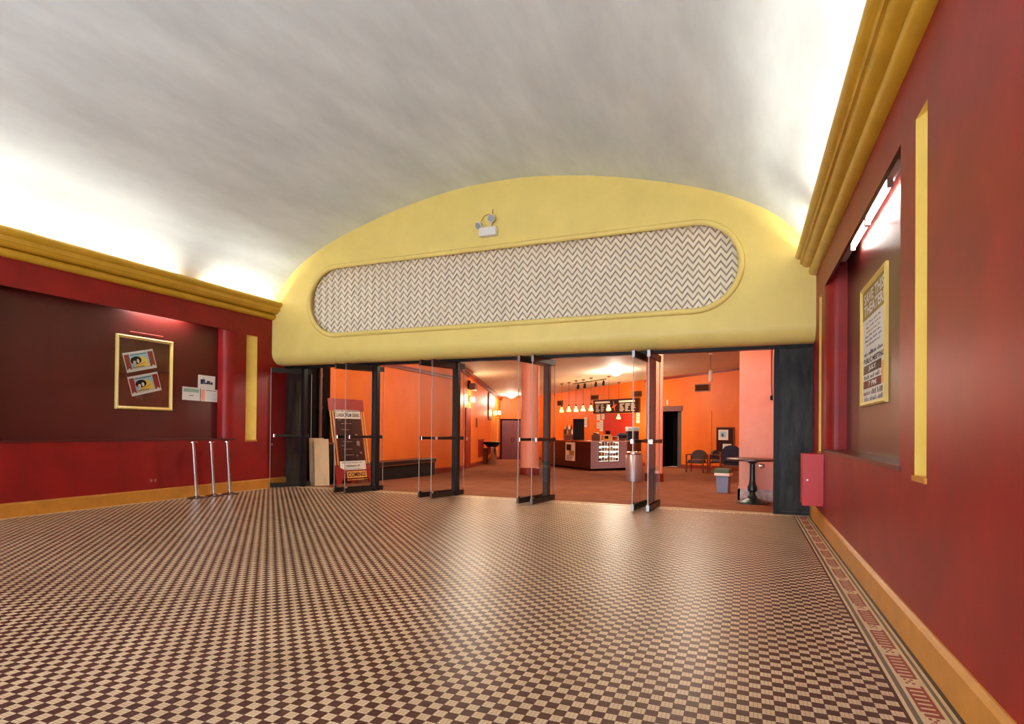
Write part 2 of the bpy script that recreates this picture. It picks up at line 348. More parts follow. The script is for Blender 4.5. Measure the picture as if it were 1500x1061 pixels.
cv = [(YA+RB-RB*math.cos(a), ZB+RB-RB*math.sin(a)) for a in [math.pi/2*k/12 for k in range(13)]] + [(.12, ZB)]
for (ya, za), (yb, zb) in zip(cv[:-1], cv[1:]): bm.quad((XL, ya, za), (XR, ya, za), (XR, yb, zb), (XL, yb, zb))
st = stadium(.03); st2 = stadium(.0)
for i in range(len(st)):
    j = (i+1) % len(st); bm.quad((st[i][0], YA, st[i][1]), (st[j][0], YA, st[j][1]), (st[j][0], YA+.16, st[j][1]), (st[i][0], YA+.16, st[i][1]))
archo = struct('wall_back', bm, yellow, 'yellow arched wall above the glass doors with a long rounded opening', 'wall', True, recalc=False)
bm = B().box(XL-.6, XR+1.2, .06, .12, 2.43, 4.2); tag(obj('lobby_side_backing', bm, orange, archo), 'orange lobby side of the arched wall')
gr = thing('ornamental_grille', 'long pill-shaped grille of cream and taupe zigzags in the yellow arch', 'grille', (XC, YA+.1, SZ0))
rim = B(); nr = 10; s0 = stadium(.03); s1 = stadium(-.012)
path = stadium(.0); m = len(path)
for i in range(m):
    x, z = path[i]; cx = min(max(x, SX0+SR), SX1-SR); nx, nz = x-cx, z-SZC; L_ = math.hypot(nx, nz); nx /= L_; nz /= L_
    for k in range(nr):
        a = 2*math.pi*k/nr; o_ = .016+.045*math.cos(a); rim.v.append((x+nx*o_-XC, YA+.0+.045*math.sin(a)-(YA+.1), z+nz*o_-SZ0))
for i in range(m):
    for k in range(nr): rim.f.append((i*nr+k, i*nr+(k+1) % nr, ((i+1) % m)*nr+(k+1) % nr, ((i+1) % m)*nr+k)); rim.mi.append(0)
tag(obj('rim', rim, yellow, gr, True), 'rounded yellow rim')
bk = B(); pp = [(x-XC, z-SZ0) for x, z in stadium(.028)]; bk.prism(pp, 'y', .035, .055); obj('backing', bk, taupe, gr)
def inside(x, z): 
    cx = min(max(x, SX0+SR), SX1-SR); return math.hypot(x-cx, z-SZC) < SR+.02
PER, ROW, AMP, BH = .155, .1085, .105, .072
for r in range(-1, 13):
    zb = SZ0 + r*ROW - .02; sb = B(); nseg = int((SX1-SX0)/(PER/2))+2
    for k in range(nseg):
        x0 = SX0+(k-.5)*PER/2; x1 = x0+PER/2; up = k % 2 == 0
        for h in range(4):                                   # quarter pieces so that the ends follow the pill shape
            xa = x0+(x1-x0)*h/4; xb = x0+(x1-x0)*(h+1)/4
            f0, f1 = (h/4, (h+1)/4) if up else (1-h/4, 1-(h+1)/4)
            za, zc = zb+AMP*f0, zb+AMP*f1
            if xa < SX0-.018 or xb > SX1+.018: continue
            zl = lambda z, x: min(max(z, SZC-math.sqrt(max((SR+.02)**2-(x-min(max(x, SX0+SR), SX1-SR))**2, 0))), SZC+math.sqrt(max((SR+.02)**2-(x-min(max(x, SX0+SR), SX1-SR))**2, 0)))-SZ0
            A0, A1, B0, B1 = zl(za, xa), zl(za+BH, xa), zl(zc, xb), zl(zc+BH, xb); A1 = max(A1, A0+.001); B1 = max(B1, B0+.001); xa -= XC; xb -= XC
            sb.add([(xa, .012, A0), (xb, .012, B0), (xb, .026, B1), (xa, .026, A1), (xa, .034, A0), (xb, .034, B0), (xb, .034, B1), (xa, .034, A1)],
                   [(0, 1, 2, 3), (0, 4, 5, 1), (3, 2, 6, 7)])
    if sb.f: obj('zigzag_strip', sb, cream_zig, gr, recalc=False)
# street end of the hall, behind the camera: lintel over an open entrance
bm = B(); bm.add([(x, YR, z) for x, z in arc] + [(XR, YR, 2.75), (XL, YR, 2.75)], [tuple(range(len(arc)+2))])
struct('wall_front', bm, redp, 'red wall over the open street entrance behind the camera', 'wall')
# ------------------------------------------------------------------ hall floor
bm = B().quad((XL, YR, -.004), (XR, YR, -.004), (XR, -.0, -.004), (XL, -.0, -.004))
floor = struct('floor', bm, grout, 'brown and cream checkered mosaic tile floor of the entrance hall', 'floor')
XF0 = XL+.09; nx_ = int((FX1-XF0)/TS); ny_ = int((-.2-YR)/TS); G = .0007
I, J = np.meshgrid(np.arange(nx_), np.arange(ny_), indexing='ij'); I = I.ravel(); J = J.ravel()
cxs = FX1-(I+.5)*TS; cys = FY1-(J+.5)*TS
dx = cxs-CAM.x; dy = cys-CAM.y; dz = -CAM.z
zz = dx*AF.x+dy*AF.y+dz*AF.z; zz[zz < .2] = .2
pxx = 750+FPX*(dx*AR.x+dy*AR.y+dz*AR.z)/zz; pyy = CYPX-FPX*(dx*AU.x+dy*AU.y+dz*AU.z)/zz
vis = (pxx > 102) & (pxx < 1398) & (pyy < 959) & (pyy > 650)
score = np.where(vis, 1/zz**3, 0); near = np.argsort(-score)[:300]; nearset = np.zeros(len(I), bool); nearset[near] = True
par = (I+J) % 2
h = TS/2-G
tb = B().add([(-h, -h, 0), (h, -h, 0), (h, h, 0), (-h, h, 0), (-h, -h, -.003), (h, -h, -.003), (h, h, -.003), (-h, h, -.003)], [(0, 1, 2, 3), (4, 5, 1, 0), (5, 6, 2, 1), (6, 7, 3, 2), (7, 4, 0, 3)])
tm = []
for m_ in (t_dark, t_cream):
    me = bpy.data.meshes.new('tile'); me.from_pydata(tb.v, [], tb.f); me.materials.append(m_); tm.append(me)
for i in near:
    o = bpy.data.objects.new('tile', tm[par[i]]); COL.objects.link(o); o.parent = floor; o.location = (cxs[i], cys[i], random.uniform(-.0004, .0003))
sel = np.where(~nearset)[0]; nn = len(sel); base = np.array(tb.v); jz = np.random.uniform(-.0004, .0003, nn)
V = base[None] + np.stack([cxs[sel], cys[sel], jz], 1)[:, None, :]; Fq = np.array(tb.f)[None] + (np.arange(nn)*8)[:, None, None]
me = bpy.data.meshes.new('floor_tiles'); me.vertices.add(nn*8); me.vertices.foreach_set('co', V.ravel())
me.loops.add(nn*20); me.loops.foreach_set('vertex_index', Fq.ravel().astype(np.int32)); me.polygons.add(nn*5); me.polygons.foreach_set('loop_start', np.arange(0, nn*20, 4, dtype=np.int32))
me.materials.append(t_dark); me.materials.append(t_cream); me.polygons.foreach_set('material_index', np.repeat(par[sel], 5).astype(np.int32))
me.update(calc_edges=True); me.shade_flat()
o = bpy.data.objects.new('floor_tiles', me); COL.objects.link(o); o.parent = floor; o['kind'] = 'stuff'
for a, c, m_ in ((.627, .641, t_dark), (.641, .658, t_plain), (.658, .6795, t_grey), (.6795, .693, t_plain), (.7745, .790, t_plain), (.790, .8056, t_grey), (.8056, .822, t_plain), (.822, .871, t_blk)):
    obj('border_band', B().box(a+.0006, c-.0006, YR, -.06, -.004, 0), m_, floor)
obj('border_band', B().box(.6936, .7739, YR, -.06, -.004, -.0008), t_plain, floor)
key = B(); kp = .42; y = -.1
while y > -9.8:
    for k in range(7):                                            # comb of red bars, linked in turn at either side
        ya = y-.03-k*.046; key.box(.6955 if k % 2 else .7035, .764 if k % 2 else .772, ya-.027, ya, -.003, 0)
    key.box(.760, .772, y-.33, y-.0, -.003, 0.0002); key.box(.6955, .7055, y-.075-.2, y-.03, -.003, .0002)
    for a, c in ((.715, .345), (.742, .345), (.715, .388), (.742, .388), (.729, .366)): key.box(a-.006, a+.006, y-c-.016, y-c, -.003, 0)
    y -= kp
o = obj('key_border', key, t_red, floor); o['kind'] = 'stuff'
obj('border_band', B().box(XL+.03, XF0, YR, -.06, -.004, 0), t_plain, floor)
obj('border_band', B().box(XL+.09, FX1, FY1+.001, -.062, -.004, 0), t_plain, floor)
dt = B()
for k in range(180): x = XL+.12+k*.05; dt.box(x, x+.02, -.125, -.1, -.003, .0003)
o = obj('border_dots', dt, t_dark, floor); o['kind'] = 'stuff'
struct('trim_3', B().box(XL, XR, -.06, .07, -.01, .006), mat('threshold', (178, 150, 110), .4, var=.15, vscale=10), 'worn pale stone threshold strip under the glass doors', 'threshold')
# ------------------------------------------------------------------ door frame
ZH = 2.405
fr = thing('trim_4', 'black metal frame of the glass door row with header and four posts', 'door frame', (XC, 0, 0), kind='structure')
loc = lambda x: x-XC
hb = B().box(loc(XL), loc(XR), -.06, .06, ZH, ZB); hb.box(loc(XL), loc(XR), -.085, -.06, ZH+.02, ZB); obj('header', hb, blackm, fr)
MUL = [(-6.64, -6.52), (-4.90, -4.79), (-3.17, -3.07), (-1.41, -1.325)]
for a, c in MUL:
    o = obj('post', B().box(loc(a), loc(c), -.05, .05, 0, ZH).box(loc(c)-.004, loc(c)+.006, -.058, -.05, 0, ZH), [blackm], fr)
    obj('post_face', B().box(loc(a)+.02, loc(c)-.025, -.056, -.05, .05, ZH-.02), bronze, o)
for a, c, d in ((-8.35, -8.28, 1), (.366, .43, -1)): obj('jamb', B().box(loc(a), loc(c), -.05, .05, 0, ZH), blackm, fr)
obj('side_panel', B().box(loc(.43), loc(XR), -.02, .04, .0, ZH).box(loc(.43), loc(XR), -.03, -.02, 0, .05), blackp, fr)
obj('side_panel', B().box(loc(XL), loc(-8.35), -.02, .04, 0, ZH), blackp, fr)
# ------------------------------------------------------------------ glass door leaves
GL = []
fx = [(-7.013, -6.775), (-5.214, -4.972), (-3.383, -3.150), (-1.557, -1.333)]
ix = [-6.519, -4.774, -3.039, -1.282]
for k in range(4):
    GL.append(((fx[k][0], -.65), (MUL[k][0]-.045, .16), -1)); GL.append(((fx[k][1], -.65), (ix[k], .16), 1))
GL.insert(0, ((-8.735, -.47), (-8.25, .13), 1))
ordn = ['first', 'second', 'third', 'fourth']
for i, (p, q, side) in enumerate(GL):
    if i == 0: lab = 'open glass door leaf folded back against the left red wall'
    else: lab = f'open glass door leaf on the {"left" if i % 2 else "right"} of the {ordn[(i-1)//2]} door post from the left wall'
    xa = Vector((q[0]-p[0], q[1]-p[1], 0)); W = xa.length; H = ZH-.03
    d = thing(f'door_{i+1}', lab, 'glass door', (p[0], p[1], .012), xa, Vector((-xa.y, xa.x, 0)), kind='structure')
    obj('glass_pane', B().box(.004, W-.004, -.005, .005, .07, H-.085), glass, d)
    obj('top_rail', B().box(0, W, -.02, .02, H-.095, H).box(.0, W, -.024, .024, H-.02, H), bronze, d)
    obj('bottom_rail', B().box(0, W, -.02, .02, 0, .085).box(0, W, -.024, .024, .07, .085), bronze, d)
    obj('edge_strip', B().box(-.004, .004, -.006, .006, .085, H-.095), edgeglass, d)
    obj('edge_strip', B().box(W-.004, W+.004, -.006, .006, .085, H-.095), edgeglass, d)
    obj('end_cap', B().box(-.006, .004, -.022, .022, 0, .09).box(-.006, .004, -.022, .022, H-.1, H), alum, d)
    s = -side
    bar = obj('push_bar', B().box(.07, W-.06, s*.035-.014 if s > 0 else -.049, s*.035+.014 if s > 0 else -.021, 1.0, 1.045), bronze, d)
    obj('bar_bracket', B().bevbox(.05, .10, min(0, s*.055), max(0, s*.055), .99, 1.055, .008), chrome, bar)
    obj('bar_bracket', B().bevbox(W-.10, W-.05, min(0, s*.055), max(0, s*.055), .99, 1.055, .008), bronze, bar)
    obj('lock', B().cyl((.03, -.012, .85 if i == 0 else .1), (.03, .012, .85 if i == 0 else .1), .02), chrome, d)
# ------------------------------------------------------------------ lobby shell
WA = [(-8.55, .1), (-8.55, 7.25)]; WB = [(-8.55, 7.25), (-12.4, 19.5)]; WF = [(-12.4, 19.5), (-10.6, 20.45)]; WC = [(-10.6, 20.45), (-4.1, 16.2)]; WR = [(-4.1, 16.2), (1.6, 13.65)]; WE = [(1.6, 13.65), (1.6, .1)]
lf = B(); pts = [(-13.5, .07), (2.2, .07), (2.2, 22), (-13.5, 22)]
lf.add([(x, y, fz(y)) for x, y in pts], [(0, 1, 2, 3)]); struct('floor', lf, carpet, 'reddish brown carpet of the lobby behind the glass doors', 'carpet')
lc = B().add([(x, y, ceil_z(x, y)) for x, y in pts], [(3, 2, 1, 0)]); struct('ceiling', lc, lceil, 'cream ceiling of the lobby behind the glass doors', 'ceiling')
def lobby_wall(name, seg, label, holes=(), m=orange, base=True, mould=None, bmat=rust):
    p0, p1 = Vector((*seg[0], 0)), Vector((*seg[1], 0)); u = (p1-p0); Ln = u.length; u /= Ln
    zt = max(ceil_z(*seg[0]), ceil_z(*seg[1]))+.02; zb_ = min(fz(seg[0][1]), fz(seg[1][1]))-.02
    P = lambda s, z: tuple(p0+u*s+Vector((0, 0, z)))
    bm = B(); tiled(bm, P, 0, Ln, zb_, zt, list(holes)); o = struct(name, bm, m, label, 'wall')
    nrm = Vector((u.y, -u.x, 0))                               # towards the room
    def slab(nm, s0, s1, za0, za1, hgt, dep, mt):
        pts_ = []
        for s, za in ((s0, za0), (s1, za1)):
            for dd, hh in ((0, 0), (dep, 0), (dep, hgt), (0, hgt)): pts_.append(tuple(p0+u*s+nrm*dd+Vector((0, 0, za+hh))))
        return obj(nm, B().add(pts_, [(0, 1, 2, 3), (7, 6, 5, 4), (0, 4, 5, 1), (1, 5, 6, 2), (2, 6, 7, 3), (3, 7, 4, 0)]), mt, o)
    if base:
        cuts = [0] + [v for h_ in sorted(holes) if h_[2] < .3 for v in h_[:2]] + [Ln]
        for s0, s1 in zip(cuts[::2], cuts[1::2]):
            if s1-s0 > .05: slab('baseboard', s0, s1, fz((p0+u*s0).y), fz((p0+u*s1).y), .15, .02, bmat)
    if mould:
        for off, hgt, dep in mould:
            a, c = p0, p1; slab('moulding', 0, Ln, ceil_z(a.x, a.y)+off, ceil_z(c.x, c.y)+off, hgt, dep, rust)
    return o, (p0, u, nrm)
def sof(seg, x, y=600):                                           # distance along a wall at a pixel column
    P = hit(x, y, *seg); return (Vector((P.x, P.y, 0))-Vector((*seg[0], 0))).length
lobby_wall('wall_left', WA, 'orange lobby wall behind the black bench', mould=((-.47, .07, .05), (-.40, .03, .08)))
lobby_wall('wall_left', WB, 'long orange lobby wall with sconces running to the far plum doors', mould=((-.14, .06, .08), (-.08, .08, .14)))
sd0, sd1 = sof(WF, 735), sof(WF, 766)
lobby_wall('wall_back', WF, 'far orange lobby wall around the plum double doors')
lobby_wall('wall_back', WC, 'orange lobby wall behind the concession counter', mould=None)
h0, h1 = sof(WR, 970), sof(WR, 998.5); hz1 = hit(985, 602, *WR).z
lobby_wall('wall_back', WR, 'orange lobby wall with the dark doorway and grey armchair', holes=[(h0, h1, -.34, hz1)], mould=((-.12, .09, .06),))
lobby_wall('wall_right', WE, 'orange lobby wall on the far right, mostly behind the salmon pier')
struct('wall_front', B().box(XR, 1.7, .06, .12, -.1, 2.5).box(-8.8, -8.5, .06, .12, -.1, 2.5), orange, 'narrow lobby wall returns beside the door row', 'wall')
def frame_on(seg, xpx, ypx, off=0.0):
    """origin and axes of a wall-mounted thing at a pixel: x along wall to the viewer's right, y up, z out of the wall"""
    P = hit(xpx, ypx, *seg); u = (Vector((*seg[1], 0))-Vector((*seg[0], 0))).normalized(); n_ = Vector((u.y, -u.x, 0))
    return P+n_*off, u
def size_on(seg, x0, x1, y0, y1):
    a = hit(x0, (y0+y1)/2, *seg); c = hit(x1, (y0+y1)/2, *seg); xm = (x0+x1)/2
    return math.hypot(a.x-c.x, a.y-c.y), hit(xm, y0, *seg).z-hit(xm, y1, *seg).z
UP = (0, 0, 1)
def wall_thing(name, label, cat, seg, x0, x1, y0, y1, group=None):
    P, u = frame_on(seg, (x0+x1)/2, (y0+y1)/2); W, H = size_on(seg, x0, x1, y0, y1)
    return thing(name, label, cat, P, u, UP, group), W, H
# the dark dado at the near end of the left lobby wall and its pipe
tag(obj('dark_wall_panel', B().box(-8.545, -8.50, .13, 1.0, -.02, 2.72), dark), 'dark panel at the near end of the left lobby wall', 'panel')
tag(obj('wall_pipe', B().cyl((-8.44, .62, -.02), (-8.44, .62, 3.2), .035, n=14).cyl((-8.44, .62, 1.6), (-8.44, .62, 1.66), .045, n=14).cyl((-8.44, .62, 2.3), (-8.44, .62, 2.36), .045, n=14), woodd, None, True), 'brown vertical pipe behind the leaning pale boards', 'pipe')
# doorway in the right-hand back wall
u = (Vector((*WR[1], 0))-Vector((*WR[0], 0))).normalized(); nb = Vector((-u.y, u.x, 0)); P0 = Vector((*WR[0], 0))+u*h0
dw = thing('door_10', 'dark doorway with a plum header and a half-open grey door in the orange wall', 'doorway', (P0.x, P0.y, fz(P0.y)), u, nb, kind='structure')
Wd = h1-h0; Hd = hz1-fz(P0.y)
obj('void', B().quad((0, .9, 0), (Wd, .9, 0), (Wd, .9, Hd), (0, .9, Hd)).quad((0, 0, 0), (0, .9, 0), (0, .9, Hd), (0, 0, Hd)).quad((Wd, 0, 0), (Wd, .9, 0), (Wd, .9, Hd), (Wd, 0, Hd)).quad((0, 0, Hd), (Wd, 0, Hd), (Wd, .9, Hd), (0, .9, Hd)), dark, dw)
obj('header', B().box(-.04, Wd+.04, -.03, .05, Hd-.02, Hd+.20), purple, dw)
obj('casing', B().box(-.05, 0, -.03, .05, 0, Hd), rust, dw)
lv = obj('door_leaf', B().add([(Wd-.02, .04, 0), (Wd*.55, .40, 0), (Wd*.55, .40, Hd-.04), (Wd-.02, .04, Hd-.04), (Wd-.02, .09, 0), (Wd*.55, .45, 0), (Wd*.55, .45, Hd-.04), (Wd-.02, .09, Hd-.04)], [(0, 1, 2, 3), (4, 5, 6, 7), (1, 5, 6, 2), (0, 4, 7, 3), (3, 2, 6, 7)]), greyfab, dw)
# plum double doors on the far wall
t, W, H = wall_thing('door_11', 'plum double doors at the far end of the long orange wall', 'double door', WF, 735, 767, 616, 673); t['kind'] = 'structure'
obj('casing', B().box(-W/2-.08, -W/2, -H/2, H/2+.08, 0, .05).box(W/2, W/2+.08, -H/2, H/2+.08, 0, .05).box(-W/2, W/2, H/2, H/2+.08, 0, .05), dark, t)
for s in (-1, 1):
    lf_ = obj('door_leaf', B().box(min(0, s*W/2)+.004, max(0, s*W/2)-.004, -H/2, H/2, 0, .03).box(min(s*.12, s*(W/2-.12)), max(s*.12, s*(W/2-.12)), -H/2+.2, -.1, .03, .04).box(min(s*.12, s*(W/2-.12)), max(s*.12, s*(W/2-.12)), .1, H/2-.15, .03, .04), purple, t)
    obj('handle', B().box(s*.06-.02, s*.06+.02, -.12, .12, .03, .06), bronze, lf_)
# salmon pier beside the door row
pr_ = thing('salmon_pier', 'salmon pink pier with marble base just inside the rightmost opening', 'pier', (.3, 2.0, fz(2.0)))
obj('shaft', B().box(-.42, 1.3, -.06, .55, 0, 3.8), salmon, pr_)
obj('marble_base', B().box(-.44, 1.3, -.085, .0, 0, .21).box(-.44, -.40, -.085, .56, 0, .21), marble, pr_)
obj('raised_panel', B().box(.02, .5, -.072, -.06, .21, 1.18), salmon, pr_)
obj('wall_knob', B().lathe([(.045, 0), (.045, .01), (.02, .016), (.028, .05), (.03, .06), (.018, .075), (0, .078)], n=16), chrome, pr_, True)
pr_.children[-1].matrix_local = Matrix.Translation((onY(1116, 683, 1.93).x-.3, -.06, onY(1116, 683, 1.93).z-fz(2))) @ Matrix.Rotation(math.radians(90), 4, 'X')
obj('pull_cord', B().tube([(onY(1130, 512, 1.92).x-.3, -.07, 2.9), (onY(1130, 560, 1.92).x-.3, -.07, 2.1), (onY(1131, 583, 1.92).x-.3, -.07, 1.86)], .006, 6).bevbox(onY(1130, 582, 1.92).x-.32, onY(1130, 582, 1.92).x-.28, -.09, -.06, 1.80, 1.88, .008), ink, pr_)
# columns
def column(name, label, c, r, grp):
    t = thing(name, label, 'column', (c[0], c[1], fz(c[1])), group=grp)
    obj('shaft', B().lathe([(r, .14), (r, 3.9)], n=40), salmon, t, True)
    obj('base', B().lathe([(r+.025, -.01), (r+.025, .2), (r+.005, .22)], n=40), rust, t, True)
p = lob(777, 696.5); column('round_column', 'round salmon column standing alone in mid lobby, left of the counter', (p.x-.12, p.y+.24), .27, 'lobby columns')
p = lob(966, 706); dirp = Vector((p.x-CAM.x, p.y-CAM.y, 0)).normalized(); side = Vector((dirp.y, -dirp.x, 0)); qd = onZ(970.5, 706, fz(p.y))
cc = Vector((qd.x, qd.y, 0))-side*.22+dirp*.1; column('round_column', 'round salmon column behind the rightmost door leaf', (cc.x, cc.y), .22, 'lobby columns')
# ------------------------------------------------------------------ lobby lamps
def dome(name, P, label, watts, r=.2):
    t = thing(name, label, 'ceiling lamp', (P[0], P[1], ceil_z(P[0], P[1])), group='dome ceiling lamps')
    obj('ceiling_plate', B().lathe([(.09, -.03), (.12, -.02), (.12, 0.01)], n=24), white, t, True)
    obj('shade', B().lathe([(0, -.20), (.05, -.195), (.11, -.17), (r*.8, -.13), (r, -.085), (r*.98, -.075), (.1, -.05)], n=28), dome_em, t, True)
    if watts: point('dome_light', (P[0], P[1], ceil_z(P[0], P[1])-.36), watts*LOBBY, (1, .87, .70), .15)
    return t
p = onC(902, 543); dome('dome_lamp', p, 'glowing glass dome lamp on the ceiling above the concession counter', 230, .24)
p = onC(749, 578); dome('dome_lamp', (p.x, p.y), 'small glowing dome lamp near the plum doors', 110, .24)
dome('dome_lamp', (-5.6, 2.0), 'added unseen dome lamp on the near lobby ceiling above the door header', 170, .22)  # extra lamp put in out of view to light the near lobby
dome('dome_lamp', (-1.2, 5.0), 'added unseen dome lamp on the right near lobby ceiling above the door header', 150, .22)  # another added lamp, out of view, filling the lobby's right side
dome('dome_lamp', (-1.6, 1.0), 'added unseen dome lamp on the lobby ceiling just inside the right doors', 120, .22)  # unseen lamp added to brighten the salmon pier
# pendants over the counter
pend = None
PL = [((823, 562), 600, 'leftmost'), ((833.5, 560), 599, 'second'), ((844, 557.5), 599, 'third'), ((854.5, 556), 598, 'fourth'), ((866, 553.5), 597.5, 'fifth'), ((892, 551), 597, 'sixth'), ((906.5, 560), 610, 'seventh'), ((929, 560), 609, 'eighth')]
def pendant(name, P, zb_, label, grp, lamp=True):
    t = thing(name, label, 'pendant lamp', (P[0], P[1], zb_), group=grp); zc = ceil_z(P[0], P[1])-zb_
    obj('shade', B().lathe([(.0, -.13), (.06, -.13), (.095, -.115), (.098, -.09), (.075, -.03), (.05, .02), (.04, .06), (.034, .1)], n=18), bulb_em, t, True)
    obj('socket', B().lathe([(.034, .1), (.034, .16), (.012, .18)], n=12), blackm, t, True)
    obj('cord', B().cyl((0, 0, .17), (0, 0, zc-.03), .006, n=6), blackm, t)
    obj('canopy', B().lathe([(.012, zc-.06), (.07, zc-.03), (.075, zc)], n=16), woodd, t, True)
    return t
for (c, yb_, od) in PL:
    p = onC(*c); d_ = ray(c[0], yb_); s_ = math.hypot(p.x-CAM.x, p.y-CAM.y)/math.hypot(d_.x, d_.y); zb_ = (CAM+d_*s_).z
    pendant('pendant_lamp', (p.x, p.y), zb_, f'{od} amber pendant lamp from the left over the concession counter', 'amber pendants')
for (x_, y_) in ((833, 598), (860, 597), (892, 597), (920, 608)):
    p = onC(x_, 556); d_ = ray(x_, y_); s_ = math.hypot(p.x-CAM.x, p.y-CAM.y)/math.hypot(d_.x, d_.y); point('pendant_light', (p.x, p.y, (CAM+d_*s_).z-.22), 45*LOBBY, (1, .74, .42), .08)
# white cylinder pendant in the right opening
p = onC(1041, 518); d_ = ray(1041, 551); s_ = math.hypot(p.x-CAM.x, p.y-CAM.y)/math.hypot(d_.x, d_.y); zb_ = (CAM+d_*s_).z
t = thing('pendant_lamp', 'white cylinder pendant lamp hanging in front of the orange wall vent', 'pendant lamp', (p.x, p.y, zb_)); zc = ceil_z(p.x, p.y)-zb_
obj('shade', B().lathe([(0, -.18), (.05, -.18), (.055, -.17), (.055, .15), (.03, .19), (.012, .2)], n=18), white, t, True)
obj('cord', B().cyl((0, 0, .19), (0, 0, zc), .006, n=6), blackm, t); obj('canopy', B().lathe([(.05, zc-.03), (.055, zc)], n=14), white, t, True)
# track light
a, c = onC(840, 562), onC(888, 555); u = (c-a).normalized()
t = thing('track_light', 'black ceiling track with four spot heads over the counter', 'track light', a, u, (0, 0, 1)); Ln = (c-a).length
obj('track', B().box(0, Ln, -.03, .0, -.02, .02), blackm, t)
for x_ in (847, 857, 873, 884):
    s = (x_-840)/48*Ln; h_ = obj('spot_head', B().cyl((s, -.03, 0), (s, -.1, 0), .012, n=8).cyl((s, -.09, -.02), (s+.04, -.25, .06), .045, .06, 14), blackm, t, True)
# sconces on wall B
def sconce(x0, x1, y0, y1, label, seg=WB, watts=0):
    t, W, H = wall_thing('wall_sconce', label, 'wall lamp', seg, x0, x1, y0, y1, 'wall sconces'); W = min(W, .42); H = min(H, .2)
    obj('shade', B().bevbox(-W/2, W/2, -H/2, H/2, .03, .16, .02), sconce_em, t); obj('back_plate', B().box(-W*.3, W*.3, -H*.4, H*.7, 0, .035), bronze, t)
    if watts:
        P, u = frame_on(seg, (x0+x1)/2, (y0+y1)/2, .35); point('sconce_light', P, watts*LOBBY, (1, .76, .46), .12)
    return t
sconce(682, 694, 582, 589, 'glowing box sconce nearest the doors on the long orange wall', watts=60)
sconce(720, 724.5, 602, 608, 'small far sconce on the long orange wall, left of the pair', watts=28)
sconce(726.5, 731, 602, 608, 'small far sconce beside the plum doors, right of the pair')
# wall B furnishings
t, W, H = wall_thing('red_wall_door', 'narrow red door on the long orange wall under the sconce', 'door', WB, 681, 688, 598, 684); t['kind'] = 'structure'; t.name = 'door_12'
obj('leaf', B().box(-W/2, W/2, -H/2, H/2, 0, .04), redp, t); obj('handle', B().box(-W/2+.05, -W/2+.1, -.1, .02, .04, .09), chrome, t)
t, W, H = wall_thing('wall_speaker', 'small dark bracketed speaker above the near sconce', 'speaker', WB, 682.5, 688, 560, 572); obj('bracket', B().box(-.03, .03, -.1, .2, 0, .1), blackm, t); obj('body', B().bevbox(-W*.4, W*.4, -H/2, H*.3, .1, .3, .02), woodd, t)
t, W, H = wall_thing('red_wall_panel', 'low red panel on the long orange wall left of the bin', 'panel', WB, 700.5, 707, 645, 669); obj('panel', B().box(-W/2, W/2, -H/2, H/2, 0, .05), redp, t); obj('edge', B().box(-W/2-.03, W/2+.03, H/2, H/2+.04, 0, .07), rust, t)
for x0, x1, y0, y1, lb in ((697, 698.5, 613, 626, 'thin dark plaque on the long orange wall'), (715, 719, 576, 616, 'tall dark red sign on the long orange wall near the far sconces')):
    t, W, H = wall_thing('wall_plaque', lb, 'plaque', WB, x0, x1, y0, y1); obj('plate', B().box(-W/2, W/2, -H/2, H/2, 0, .03), rust, t); obj('edge', B().box(-W/2-.01, -W/2, -H/2, H/2, 0, .05), woodd, t)
t, W, H = wall_thing('wall_rails', 'pair of pale vertical rails on the long orange wall behind the bin', 'rail', WB, 721, 729, 609, 668)
for s in (-1, 1): obj('rail', B().box(s*W*.35-.06, s*W*.35+.06, -H/2, H/2, 0, .08), gold, t)
# chrome bin with dark top by wall B
p = lob(720.5, 680.5); t = thing('litter_bin', 'chrome litter bin with a wide dark top against the long orange wall', 'bin', (p.x, p.y, fz(p.y)))
obj('body', B().lathe([(.2, 0), (.21, .02), (.21, .74)], n=24), chrome, t, True); obj('lid', B().lathe([(.22, .74), (.34, .86), (.36, .93), (.34, .95), (0, .96)], n=24), blackm, t, True); obj('side_box', B().bevbox(-.34, -.2, -.14, .14, 0, .68, .02), woodd, t)
# ------------------------------------------------------------------ concession
def facet(name, label, p0, p1, q1, q0, ztop, mt, topm):             # plan p0, p1 in front, q1, q0 behind, mitred
    a = Vector((*p0, 0)); c = Vector((*p1, 0)); u = (c-a).normalized(); n_ = Vector((-u.y, u.x, 0))
    zf = fz((p0[1]+p1[1])/2)-.02; t = thing(name, label, 'counter', (p0[0], p0[1], zf), u, n_); Ln = (c-a).length; H = ztop-zf
    lp = lambda p: ((Vector((*p, 0))-a).dot(u), (Vector((*p, 0))-a).dot(n_))
    pl = [lp(p) for p in (p0, p1, q1, q0)]; cx_ = sum(p[0] for p in pl)/4; cy_ = sum(p[1] for p in pl)/4
    gro = lambda k: [(x, y+k) if i > 1 else (x, y-k) for i, (x, y) in enumerate(pl)]
    obj('front_panel', B().prism(pl, 'z', .1, H-.04), mt, t); obj('toe_kick', B().prism(gro(-.05), 'z', 0, .1), dark, t)
    obj('worktop', B().prism(gro(.025), 'z', H-.04, H), topm, t)
    return t, Ln, H, u, n_
cA, cB, cC, cD = (-7.9, 13.5), (-5.03, 10.43), (-4.04, 11.85), (-3.75, 13.2)
